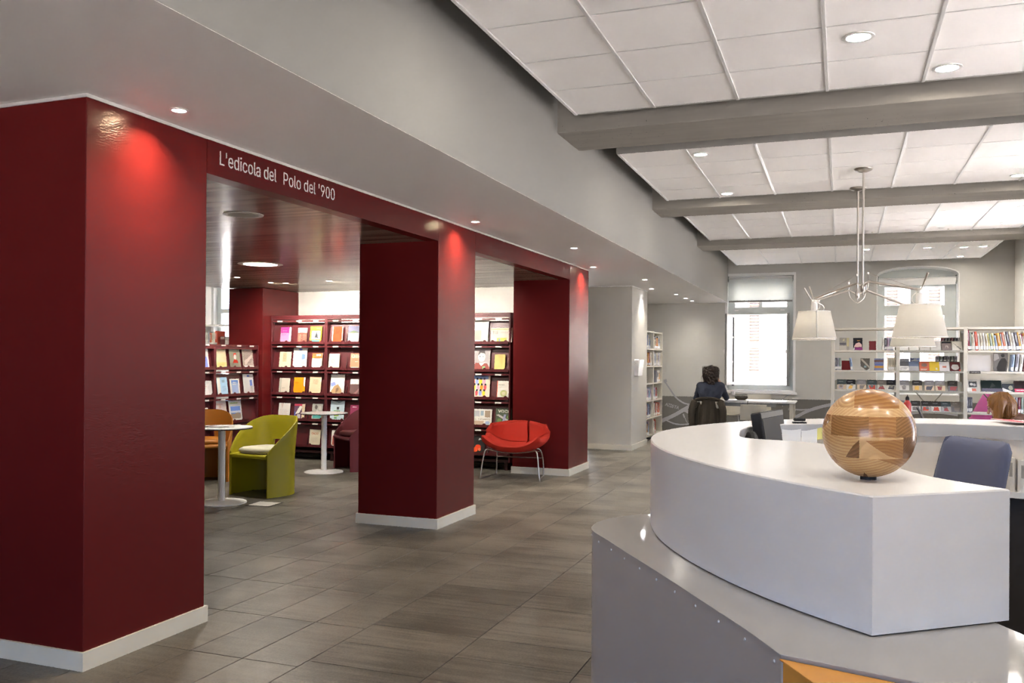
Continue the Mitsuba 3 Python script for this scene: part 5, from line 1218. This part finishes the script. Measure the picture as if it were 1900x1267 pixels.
MID2 = [(.809, (.13, .13, .13), [('r', 0, 0, 1, .5, w_), ('l', .1, .1, .9, .4, 3, (.3, .3, .3))], 'black and white'), (.93, (.16, .20, .28), [('r', 0, 0, 1, .5, (.42, .41, .40))], 'slate blue and grey'), (1.062, (.58, .16, .09), [('e', .5, .62, .3, .2, (.22, .14, .12)), ('l', .1, .05, .9, .25, 2, w_)], 'brick red'),
        (1.185, (.66, .46, .05), [('r', .6, .1, .8, .35, (.72, .62, .36))], 'bright yellow'), (1.306, (.64, .60, .57), [('r', .3, .35, .7, .55, (.5, .2, .14))], 'white'), (1.436, (.10, .03, .03), [('e', .5, .4, .4, .3, (.45, .42, .40)), ('r', .2, .6, .8, .7, (.5, .5, .48)), ('p', [(.8, 0), (1, 0), (1, .2)], (.7, .1, .08))], 'dark red portrait')]
for i, (x, b, pr, lb) in enumerate(MID2):
    dbook(x, 1.283, .12, .15, b, pr, f'{lb} booklet, {ordinal(i)} from left, second shelf, middle display unit', True)
for i in range(6):
    obj('book', book_ply((10, 13, 9, 10, 13, 10)[i], .034, .08, .12), None, M=T().translate([1.24 + i * .045, YS + .24, 1.405]), label=f'low dark grey book, {ordinal(i)} in the row behind the second shelf, middle display unit', cat='book')
for i in range(6):
    obj('book', book_ply((7, 9, 9, 7, 9, 9)[i], .03, .075, .12), None, M=T().translate([1.30 + i * .038, YS + .24, 1.665]).rotate([0, 1, 0], 6), label=f'dark book, {ordinal(i)} in the leaning row behind the top shelf, middle display unit', cat='book')
for z in (1.405, 1.665):
    obj('rear_shelf', cbx(.76, 1.53, YS + .20, YS + .42, z - .02, z, .002), 'm_shelf_grey', DS[1])
obj('book', book_ply(2, .11, .05, .1), None, M=T().translate([.96, YS + .24, 1.405]), label='flat dark blue book behind the second shelf of the middle display unit', cat='book')
obj('book', book_ply(10, .11, .04, .1), None, M=T().translate([.83, YS + .24, 1.405]), label='flat grey book at the left behind the second shelf, middle display unit', cat='book')
# right unit: leaning spines on top
seqs = [7, 13, 5, 6, 4, 6, 5, 0, 5, 12, 13, 12, 3, 8, 10, 11, 6, 9, 5, 0, 9, 8, 6, 7, 8]
wds = [.026, .02, .022, .018, .034, .022, .036, .03, .034, .02, .03, .026, .03, .044, .02, .026, .02, .034, .022, .034, .04, .02, .022, .016, .05]
x = 1.585
for i, (ci, w) in enumerate(zip(seqs, wds)):
    h = (.27, .24, .21, .24, .25, .22, .23, .225, .22, .235, .22, .225, .20, .235, .22, .24, .25, .25, .25, .23, .245, .24, .21, .22, .225)[i]
    obj('book', book_ply(ci, w * .92, h, .15), None, M=T().translate([x + w / 2 + .0, YS + .02, 1.562]).rotate([0, 1, 0], -(3 + min(i, 12) * .6)), label=f'{NAMES[ci]} leaning book, {ordinal(i)} from left, top shelf, right display unit', cat='book')
    x += w * .98 + .0015
for i, (xx, ci) in enumerate(((2.24, 6), (2.28, 9), (2.32, 9))):
    obj('book', book_ply(ci, .035, .25, .15), None, M=T().translate([xx, YS + .02, 1.562]), label=f'{NAMES[ci]} upright book, {ordinal(i)} of the last ones, top shelf, right display unit', cat='book')
cov_obj('poster_board', 1.735, YS + .06, 1.284, 0, .34, .215, (.56, .53, .50), [], 'blank pale board on the second shelf of the right display unit', 'board', .05)
dbook(1.975, 1.283, .165, .245, (.14, .13, .12), [('e', .64, .86, .14, .1, (.03, .03, .03)), ('p', [(.2, .2), (.35, .5), (.55, .72), (.8, .72), (.95, .5), (.8, 0), (.25, 0)], (.035, .032, .03)), ('p', [(0, .55), (.4, .7), (.3, .95), (0, .95)], (.30, .28, .26)), ('p', [(.9, 0), (1, 0), (1, .3)], w_)], 'large dark photo book with a man seen from behind, right display unit')
for i, (xx, ci, h) in enumerate(((2.10, 3, .22), (2.15, 10, .23), (2.20, 6, .22), (2.25, 7, .2), (2.30, 3, .22))):
    obj('book', book_ply(ci, .034, h, .15), None, M=T().translate([xx, YS + .02, 1.284]).rotate([0, 1, 0], 5), label=f'{NAMES[ci]} book, {ordinal(i)} right of the photo book, right display unit', cat='book')
dl = thing('shelf_label', 'dark brown label strip on the front edge of the right display unit', 'label')
obj('strip', bx(1.60, 1.73, YS - .016, YS - .010, 1.252, 1.286), 'm_dark', dl)
obj('print', bx(1.61, 1.72, YS - .0165, YS - .0155, 1.266, 1.270), 'm_tag', dl)
dbook(1.652, 1.015, .165, .19, (.50, .47, .42), [('r', .2, .35, .78, .85, (.08, .08, .08)), ('e', .4, .6, .12, .12, (.55, .52, .48)), ('e', .62, .55, .1, .12, (.45, .42, .4)), ('r', .4, .02, .7, .24, (.62, .18, .12)), ('r', 0, 0, .4, .3, w_), ('l', .2, .9, .6, .95, 1, (.2, .2, .2))], 'booklet with a dark portrait and a red square, third shelf, right display unit', True)
dbook(1.87, 1.015, .24, .18, (.012, .020, .018), [('r', 0, 0, 1, .3, (.12, .11, .14)), ('p', [(.4, .3), (.55, .85), (.7, .5)], (.04, .045, .04))], 'wide black book with a grey foot, third shelf of the right display unit', True)
dbook(2.065, 1.015, .135, .13, (.05, .055, .06), [('p', [(0, 0), (.9, 0), (0, .5)], w_), ('e', .7, .5, .2, .3, (.3, .29, .22))], 'small dark book with a white corner, third shelf, right display unit', True)
dbook(2.22, 1.015, .17, .18, (.030, .02, .02), [('r', 0, 0, 1, .3, (.55, .06, .12)), ('l', .1, .1, .9, .25, 1, w_)], 'dark book with a crimson foot, third shelf of the right display unit', True)
obj('back_board', bx(1.585, 2.35, YS + .16, YS + .17, 1.02, 1.25), 'm_shelf', DS[2])
for i, xx in enumerate((1.575, 1.597, 1.619)):
    obj('box_file', book_ply(9, .021, .20, .2), None, M=T().translate([xx + .012, YS + .02, .735]), label=f'narrow black file, {ordinal(i)} from left, fourth shelf, right display unit', cat='box file')
for i in range(8):
    ci = (3, 5, 10, 7, 13, 5, 6, 11)[i]
    obj('book', book_ply(ci, .03, .21, .16), None, M=T().translate([2.085 + .034 * i, YS + .02, .735]), label=f'{NAMES[ci]} book, {ordinal(i)} in the group right of the ginger haired person, display unit', cat='book')
# pink tent lamp behind the shelf
pkk = thing('floor_lamp', 'pink pleated cone seen through the gap of the right display unit', 'lamp')
obj('cone', lathe([(.03, 1.06), (.10, .93), (.17, .80), (.25, .62), (.30, .42)], 40, (2.02, 14.2, 0)), 'm_pink', pkk, True)
obj('pleat', cat([lathe([(.02 + .25 * (1.05 - z) / .45, z), (.03 + .25 * (1.05 - z) / .45, z - .006), (.02 + .25 * (1.05 - z) / .45, z - .012)], 40, (2.02, 14.2, 0)) for z in np.arange(.60, 1.02, .05)]), 'm_pink', pkk, True)
obj('foot', lathe([(0, 0), (.16, 0), (.16, .02), (.02, .04), (.02, .45), (0, .45)], 24, (2.02, 14.2, 0)), 'm_white', pkk, 40)

# ================================================================== READING TABLES AND PEOPLE
def desk(label, x0, x1, y0, y1, z=.73, m='m_white_gloss'):
    k = thing('reading_table', label, 'table')
    obj('tabletop', cbx(x0, x1, y0, y1, z - .03, z, .004), m, k)
    obj('apron', cat([bx(x0 + .06, x1 - .3, y0 + .05, y0 + .08, z - .09, z - .03), bx(x0 + .06, x1 - .06, y1 - .08, y1 - .05, z - .09, z - .03)]), 'm_frame_grey', k)
    for x in (x0 + .03, x1 - .09):
        for y in (y0 + .04, y1 - .1):
            obj('leg', cbx(x, x + .06, y, y + .06, 0, z - .03, .004), 'm_shelf', k)
        obj('foot_rail', cbx(x + .01, x + .05, y0 + .1, y1 - .1, .26, .32, .004), 'm_shelf', k)
    return k
desk('white reading table before the open window where a dark haired person sits', -2.37, -.70, 15.05, 15.85)
desk('reading table behind the counter that carries the red flask', .15, 1.22, 8.75, 10.15, .74)
def shell_chair(label, loc, rz, m, seat=.44, back=.80):
    k = thing('shell_chair', label, 'chair')
    def tr(q): return xf(q, loc, rz)
    g = []
    nx, nv = 12, 16
    for i in range(nx + 1):
        for j in range(nv + 1):
            u, v = i / nx * 2 - 1, j / nv
            if v < .5: y, z = -.20 + .40 * v / .5, seat - .02 * math.sin(v / .5 * math.pi)
            else: y, z = .20 + .07 * (v - .5) / .5, seat + (back - seat) * (v - .5) / .5
            w = .215 - .03 * max(0, v - .6)
            g.append((u * w, y - .05 * u * u * max(0, v - .5) * 2, z + .03 * u * u * (1 if v < .5 else 0)))
    g = np.array(g); F = []
    q = lambda i, j: i * (nv + 1) + j
    for i in range(nx):
        for j in range(nv): F += [[q(i, j), q(i + 1, j), q(i + 1, j + 1)], [q(i, j), q(i + 1, j + 1), q(i, j + 1)]]
    top = trimesh.Trimesh(g, F, process=False); n_ = top.vertex_normals
    bot = trimesh.Trimesh(g - n_ * .010, np.array(F)[:, ::-1], process=False)
    rim = []
    b = [q(i, 0) for i in range(nx + 1)] + [q(nx, j) for j in range(1, nv + 1)] + [q(i, nv) for i in range(nx - 1, -1, -1)] + [q(0, j) for j in range(nv - 1, 0, -1)]
    off = len(g)
    for a, c in zip(b, b[1:] + b[:1]): rim += [[a, off + a, off + c], [a, off + c, c]]
    obj('shell', tr(trimesh.Trimesh(np.vstack([g, g - n_ * .010]), np.vstack([F, np.array(F)[:, ::-1] + off, rim]), process=False)), m, k, 50)
    for sx in (-1, 1):
        for sy, yy in ((-1, -.16), (1, .17)):
            obj('leg', tr(bar((sx * .15, yy, seat - .03), (sx * .2, yy * 1.25, 0), .011, 8)), 'm_steel', k)
    return k
shell_chair('pale shell chair on the window side of the reading table', (-1.38, 16.12, 0), 0, 'm_shelf')
shell_chair('pale shell chair pushed under the near side of the reading table', (-1.33, 14.98, 0), math.pi, 'm_shelf', back=.69)
shell_chair('pale shell chair under the reading table right of the seated dark haired person', (-1.87, 16.12, 0), .1, 'm_shelf', back=.74)

def person(key_label, loc, rz, J, skin, parts, hair_fn, head_dir=0.0, head_tilt=0.0):
    """J: joints (local, facing -y). one continuous body, clothing and hair as children"""
    k = thing('person', key_label, 'person')
    def tr(m): return xf(m, loc, rz)
    bones = []
    def chain(names, radii): 
        for (a, b), (ra, rb) in zip(zip(names, names[1:]), zip(radii, radii[1:])): bones.append(bone(J[a], ra, J[b], rb, 20))
    chain(['pelvis', 'waist', 'chest', 'neck'], [.115, .11, .115, .055])
    bones.append(bone(J['pelvis'] + np.array([-.08, 0, 0]), .10, J['pelvis'] + np.array([.08, 0, 0]), .10))
    bones.append(m3.Manifold.batch_hull([sph(J['shl'], .058), sph(J['shr'], .058), sph(J['chest'] + np.array([-.07, 0, -.06]), .10), sph(J['chest'] + np.array([.07, 0, -.06]), .10)]))
    chain(['neck', 'head'], [.052, .05])
    for s in 'lr':
        chain(['sh' + s, 'el' + s, 'wr' + s], [.052, .040, .028])
        chain(['hip' + s, 'kn' + s, 'an' + s, 'toe' + s], [.085, .06, .042, .035])
        # hand: palm and five fingers
        w, e = J['wr' + s], J['el' + s]
        d = (w - e) / np.linalg.norm(w - e); hd = J.get('hand' + s, d); hd = hd / np.linalg.norm(hd)
        side = np.cross(hd, [0, 0, 1.0]); side = side / (np.linalg.norm(side) + 1e-9) if np.linalg.norm(side) > .2 else np.array([1.0, 0, 0])
        up = np.cross(side, hd)
        palm = w + hd * .055
        bones.append(m3.Manifold.batch_hull([sph(w, .024, 12), sph(palm + side * .026 + hd * .03, .013, 12), sph(palm - side * .026 + hd * .03, .013, 12)]))
        for i, L in enumerate((.062, .074, .078, .068)):
            b0 = palm + side * (.027 - .018 * i) + hd * .03
            b1 = b0 + hd * L * .55 - up * .008; b2 = b1 + hd * L * .4 - up * .022
            bones.append(bone(b0, .0095, b1, .0088, 10)); bones.append(bone(b1, .0088, b2, .0076, 10))
        sg = -1 if s == 'l' else 1
        bones.append(bone(w + hd * .02 + side * sg * .02, .013, w + hd * .065 + side * sg * .05, .009, 10))
    # head with face
    h = J['head'] + np.array([0, -.012, .09])
    hb = m3.Manifold.batch_boolean([sph(np.array([0, .012, .025]), (.074, .092, .092), 28), bone((0, -.02, -.03), .062, (0, -.045, -.085), .036, 18), bone((0, -.082, .0), .010, (0, -.104, -.028), .014, 12), sph((-.03, -.08, .012), (.014, .010, .009), 10), sph((.03, -.08, .012), (.014, .010, .009), 10),
                                    sph((0, -.082, -.058), (.024, .010, .006), 10), sph((0, -.080, -.066), (.020, .010, .006), 10), sph((-.077, .012, -.005), (.010, .018, .030), 10), sph((.077, .012, -.005), (.010, .018, .030), 10), bone((-.042, -.078, .034), .007, (.042, -.078, .034), .007, 8)], m3.OpType.Add)
    hb = hb.rotate([math.degrees(head_tilt), 0, math.degrees(head_dir)]).translate([float(x) for x in h])
    body = m3.Manifold.batch_boolean(bones + [hb], m3.OpType.Add)
    bm = from_m3(body.refine_to_length(.02)); bm = trimesh.Trimesh(bm.vertices, bm.faces, process=True); trimesh.smoothing.filter_taubin(bm, iterations=6)
    obj('body', tr(bm), skin, k, True)
    for nm, mat, segs in parts:
        ms = []
        for seg in segs:
            if seg[0] == 'torso':
                ms += [bone(J['pelvis'] + np.array([0, 0, .02]), .125, J['waist'], .122), bone(J['waist'], .122, J['chest'], .128), m3.Manifold.batch_hull([sph(J['shl'], .068), sph(J['shr'], .068), sph(J['chest'] + np.array([-.08, 0, -.06]), .108), sph(J['chest'] + np.array([.08, 0, -.06]), .108)]), bone(J['chest'], .1, J['neck'], .066)]
            elif seg[0] == 'limb':
                _, a, b, ra, rb = seg; ms.append(bone(J[a], ra, J[b], rb))
        cm = from_m3(m3.Manifold.batch_boolean(ms, m3.OpType.Add).refine_to_length(.02))
        cm = trimesh.Trimesh(cm.vertices, cm.faces, process=True); trimesh.smoothing.filter_taubin(cm, iterations=8)
        v = cm.vertices; cm.vertices = v + cm.vertex_normals * ((meshkit.fbm(v * np.array([14, 14, 22]), 3, 5) - .5) * .016)[:, None]
        obj(nm, tr(cm), mat, k, True)
    hr = hair_fn(h)
    obj('hair', tr(hr), parts_hair[key_label], k, True)
    # eyes
    e_ = []
    for sx in (-.03, .03):
        q = trimesh.creation.icosphere(2, .0085); q.apply_translation([sx, -.0835, .012]); e_.append(q)
    ey = cat(e_); ey.apply_transform(trimesh.transformations.euler_matrix(head_tilt, 0, head_dir, 'sxyz')); ey.apply_translation(h)
    obj('eyes', tr(ey), 'm_dark', k, True)
    return k
A_ = np.array
def sit(): 
    return dict(pelvis=A_([0, .05, .565]), waist=A_([0, .055, .70]), chest=A_([0, .02, .90]), neck=A_([0, -.03, 1.045]), head=A_([0, -.055, 1.10]), shl=A_([-.165, 0, .985]), shr=A_([.165, 0, .985]),
                hipl=A_([-.09, .0, .545]), hipr=A_([.09, .0, .545]), knl=A_([-.10, -.42, .50]), knr=A_([.10, -.42, .50]), anl=A_([-.10, -.44, .09]), anr=A_([.10, -.44, .09]), toel=A_([-.10, -.58, .04]), toer=A_([.10, -.58, .04]))
def strands(pts_fn, n, seed, r=.006, sides=4):
    q = random.Random(seed); out = []
    for i in range(n): out.append(tube(pts_fn(q), [r, r * .9, r * .7, r * .3][:4] if False else np.linspace(r, r * .35, len(pts_fn(random.Random(1)))), sides))
    return out
def hair_dark(h):
    c = h + A_([0, .03, .03])
    m = m3.Manifold.batch_boolean([sph(c, (.098, .108, .105), 28), bone(c + A_([0, .05, -.03]), .085, c + A_([-.01, .075, -.17]), .062, 20), bone(c + A_([.05, .03, -.02]), .07, c + A_([.075, .02, -.12]), .045, 16), bone(c + A_([-.05, .03, -.02]), .07, c + A_([-.085, .04, -.13]), .04, 16), bone(c + A_([0, .07, -.14]), .058, c + A_([.0, .085, -.25]), .022, 14)], m3.OpType.Add)
    m = m - sph(h + A_([0, -.10, -.03]), (.062, .075, .085), 20)
    t = from_m3(m.refine_to_length(.009)); t = trimesh.Trimesh(t.vertices, t.faces, process=True); v = t.vertices
    t.vertices = v + t.vertex_normals * ((meshkit.fbm(v * 34, 4, 2) - .45) * .055)[:, None]
    st_ = []
    q = random.Random(3)
    for i in range(150):
        th = q.uniform(.1, math.pi - .1); ph = q.uniform(-.4, 1.2)
        p0 = c + A_([.10 * math.cos(th), .10 * math.sin(th) * math.cos(ph), .10 * math.sin(ph)])
        o = (p0 - c) / np.linalg.norm(p0 - c)
        L = q.uniform(.08, .2)
        st_.append(tube(spline([p0, p0 + o * .03 + A_([0, 0, -L * .35]) + A_([q.uniform(-.02, .02) for _ in range(3)]), p0 + o * q.uniform(0, .03) + A_([0, 0, -L]) + A_([q.uniform(-.03, .03) for _ in range(3)])], 3), np.linspace(.005, .0015, 7), 4))
    return cat([t] + st_)
def hair_ginger(h):
    c = h + A_([0, .02, .025])
    m = m3.Manifold.batch_boolean([sph(c, (.098, .112, .105), 28), bone(c + A_([.0, .04, -.02]), .095, c + A_([0, .065, -.16]), .075, 20), bone(c + A_([-.06, .0, .0]), .06, c + A_([-.085, -.03, -.15]), .034, 16), bone(c + A_([.06, .0, .0]), .06, c + A_([.09, -.03, -.16]), .036, 16)], m3.OpType.Add)
    m = m - sph(h + A_([0, -.105, -.035]), (.058, .07, .085), 20)
    t = from_m3(m.refine_to_length(.009)); t = trimesh.Trimesh(t.vertices, t.faces, process=True); v = t.vertices
    a = np.arctan2(v[:, 1] - c[1], v[:, 0] - c[0])
    t.vertices = v + t.vertex_normals * ((meshkit.fbm(np.column_stack([a * 9, v[:, 2] * 5, v[:, 1] * 6]), 3, 2) - .45) * .022)[:, None]
    st_ = []; q = random.Random(9)
    for i in range(170):
        th = q.uniform(-.3, math.pi + .3); rr = 1.02
        p0 = c + A_([.05 * math.cos(th), .055 * math.sin(th), .100])
        p1 = c + A_([.102 * math.cos(th), .117 * math.sin(th), .01])
        p2 = c + A_([.10 * math.cos(th) + q.uniform(-.02, .02), .125 * math.sin(th), -.10]); p3 = c + A_([.085 * math.cos(th) + q.uniform(-.02, .02), .13 * math.sin(th) + q.uniform(-.02, .02), -.20 + q.uniform(-.03, .02)])
        st_.append(tube(spline([p0, p1, p2, p3], 3), np.linspace(.004, .0015, 10), 4))
    return cat([t] + st_)
LA = 'person with dark curly hair and dark blue sweater, back turned, at the reading table'
LB = 'person with ginger hair bent over a table behind the counter'
parts_hair = {LA: 'm_darkhair', LB: 'm_gingerhair'}
J = sit(); J.update(ell=A_([-.25, -.12, .76]), wrl=A_([-.12, -.36, .775]), elr=A_([.22, -.22, .79]), wrr=A_([.105, -.13, 1.01]), handr=A_([-.2, .1, 1.0]))
person(LA, (-2.02, 14.72, 0), math.pi, {a: b * A_([-1, 1, 1]) for a, b in J.items()} if False else {a: (b * A_([-1, 1, 1]) if True else b) for a, b in J.items()} | {'shl': A_([-.165, 0, .985]), 'shr': A_([.165, 0, .985]), 'hipl': A_([-.09, 0, .545]), 'hipr': A_([.09, 0, .545]), 'knl': A_([-.10, -.42, .50]), 'knr': A_([.10, -.42, .50]), 'anl': A_([-.10, -.44, .09]), 'anr': A_([.10, -.44, .09]), 'toel': A_([-.10, -.58, .04]), 'toer': A_([.10, -.58, .04]),
       'ell': A_([-.23, -.22, .785]), 'wrl': A_([-.105, -.13, 1.00]), 'handl': A_([.15, .1, 1.0]), 'elr': A_([.25, -.12, .76]), 'wrr': A_([.12, -.36, .775]), 'handr': A_([-.4, -1, -.02])}, 'm_skin',
       [('sweater', 'm_navy', [('torso',), ('limb', 'shl', 'ell', .062, .05), ('limb', 'ell', 'wrl', .05, .036), ('limb', 'shr', 'elr', .062, .05), ('limb', 'elr', 'wrr', .05, .036)]),
        ('trousers', 'm_jeans', [('limb', 'hipl', 'knl', .10, .07), ('limb', 'hipr', 'knr', .10, .07), ('limb', 'knl', 'anl', .07, .05), ('limb', 'knr', 'anr', .07, .05)])], hair_dark, head_dir=.25, head_tilt=.25)
JB = sit(); JB.update(chest=A_([0, -.07, .80]), neck=A_([0, -.20, .875]), head=A_([0, -.245, .905]), shl=A_([-.165, -.11, .835]), shr=A_([.165, -.11, .835]), ell=A_([-.24, -.24, .77]), wrl=A_([-.10, -.44, .785]), elr=A_([.24, -.24, .77]), wrr=A_([.10, -.44, .785]), handl=A_([.3, -1, 0]), handr=A_([-.3, -1, 0]))
person(LB, (1.64, 9.24, .0), -math.pi / 2 - .1, JB, 'm_skin',
       [('blouse', 'm_brown_cloth', [('torso',), ('limb', 'shl', 'ell', .062, .05), ('limb', 'ell', 'wrl', .05, .036), ('limb', 'shr', 'elr', .062, .05), ('limb', 'elr', 'wrr', .05, .036)]),
        ('trousers', 'm_jeans', [('limb', 'hipl', 'knl', .10, .07), ('limb', 'hipr', 'knr', .10, .07), ('limb', 'knl', 'anl', .07, .05), ('limb', 'knr', 'anr', .07, .05)])], hair_ginger, head_dir=-.1, head_tilt=.45)
shell_chair('pale shell chair of the ginger haired person', (1.68, 9.24, 0), -math.pi / 2 - .1, 'm_shelf', seat=.43, back=.76)
shell_chair('pale shell chair of the dark haired person, hidden under a brown jacket', (-2.02, 14.66, 0), math.pi, 'm_shelf', seat=.43, back=.74)
# jacket over the chair back
jv = []
nu, nv = 30, 16
for i in range(nu + 1):
    for j in range(nv + 1):
        u, v = i / nu * 2 - 1, j / nv
        fold = .018 * math.sin(u * 11 + v * 2) + .012 * math.sin(u * 23)
        x = u * (.215 + .05 * v); z = .775 - .60 * v - .02 * u * u
        y = -.06 - .02 * v * (1 - u * u) + fold * (.3 + v) + .10 * u * u
        jv.append((x, y, z))
jf = []
for i in range(nu):
    for j in range(nv):
        a = i * (nv + 1) + j; jf += [[a, a + nv + 1, a + nv + 2], [a, a + nv + 2, a + 1]]
jv = np.array(jv); off = len(jv); n_ = trimesh.Trimesh(jv, jf, process=False).vertex_normals
fr = np.array([(x, y + .115, z + .02 - .3 * max(0, .775 - z - .5)) for x, y, z in jv])
jm = cat([trimesh.Trimesh(jv, jf, process=False), trimesh.Trimesh(jv + n_ * .014, np.array(jf)[:, ::-1], process=False), tube(spline([(-.23, -.01, .745), (-.12, -.06, .785), (.12, -.06, .785), (.23, -.01, .745)], 6), .022, 8), xf(trimesh.Trimesh(np.column_stack([jv[:, 0], .03 + 0 * jv[:, 1], .78 - (.775 - jv[:, 2]) * .3]), jf, process=False), (0, 0, 0))])
jk = obj('jacket', xf(jm, (-2.02, 14.43, 0)), 'm_jacket', smooth=40, label='dark brown jacket hung over the chair back of the dark haired person', cat='jacket')
for s in (-1, 1):
    obj('sleeve', xf(tube(spline([(s * .20, -.03, .74), (s * .25, -.06, .60), (s * .25, -.05, .42), (s * .24, -.04, .26)], 6), np.linspace(.06, .045, 19), 10), (-2.02, 14.43, 0)), 'm_jacket', jk, True)
# things on the reading table
wbt = thing('water_bottle', 'clear plastic water bottle on the reading table by the open window', 'bottle')
obj('bottle', lathe([(0, 0), (.034, 0), (.036, .02), (.033, .05), (.036, .09), (.033, .13), (.036, .17), (.030, .205), (.013, .235), (.013, .25)], 24, (-1.73, 15.35, .73)), 'm_bottle', wbt, True)
obj('cap', lathe([(0, .265), (.015, .265), (.015, .245), (0, .245)], 16, (-1.73, 15.35, .73)), 'm_iron', wbt, 40)
obj('label_band', lathe([(.0365, .09), (.0365, .15)], 24, (-1.73, 15.35, .73)), 'm_white', wbt, True)
pc = to_m3(trimesh.creation.icosphere(4, 1.0)); t = from_m3(pc.scale([.11, .04, .042])); v = t.vertices
t.vertices = v + np.column_stack([0 * v[:, 0], 0 * v[:, 0], .02 * (np.abs(v[:, 0]) / .11) ** 2])
pck = obj('pencil_case', xf(t, (-1.58, 15.28, .768)), 'm_jacket', smooth=True, label='dark green pencil case beside the water bottle', cat='pencil case')
obj('zip', xf(bar((-.09, -.035, .02), (.09, -.035, .02), .003, 5), (-1.58, 15.28, .768)), 'm_iron', pck)
pa, pcx = colored([(bx(-.15, .15, -.1, .1, 0, .006), (.60, .62, .68)), (xf(bx(-.1, .1, -.13, .13, .006, .009), (.1, 0, 0), .2), (.7, .7, .7)), (xf(bx(-.08, .08, -.1, .1, .009, .010), (.1, 0, 0), .2), (.45, .47, .52))])
obj('papers', xf(pa, (-1.68, 15.18, .73)), 'm_print', color=pcx, label='open notebook and sheets before the water bottle', cat='papers')
obj('phone_cable', tube(spline([(-1.45, 15.10, .733), (-1.45, 15.04, .72), (-1.44, 15.035, .55), (-1.42, 15.04, .3), (-1.40, 15.05, .02)], 6), .005, 6), 'm_black', smooth=True, label='black cable hanging from the edge of the reading table', cat='cable')
# flask, laptop
fk = thing('flask', 'red metal drinking flask with a black cap on the table behind the counter', 'flask')
obj('bottle', lathe([(0, .74), (.036, .742), (.039, .755), (.039, .95), (.035, .975), (.02, .995), (.019, 1.005), (0, 1.005)], 28, (.645, 9.86, 0)), 'm_flask', fk, 50)
obj('cap', cat([lathe([(0, 1.045), (.010, 1.043), (.018, 1.03), (.018, 1.005), (0, 1.005)], 18, (.645, 9.86, 0)), bar((.645, 9.86, 1.04), (.645, 9.86, 1.06), .004, 6)]), 'm_black', fk, 40)
lp = thing('laptop', 'thin dark laptop standing open beside the red flask', 'laptop')
lpT = lambda m: xf(m, (.80, 9.45, .74), math.pi / 2 - .1)
obj('base', lpT(cbx(-.16, .16, -.22, 0, 0, .014, .003)), 'm_black', lp)
obj('lid', lpT(xf(cbx(-.16, .16, -.006, .006, 0, .225, .003), (0, .0, .012), 0, -.42)), 'm_dark', lp)
obj('screen', lpT(xf(bx(-.15, .15, -.0075, -.006, .012, .21), (0, .0, .012), 0, -.42)), 'm_screen', lp)
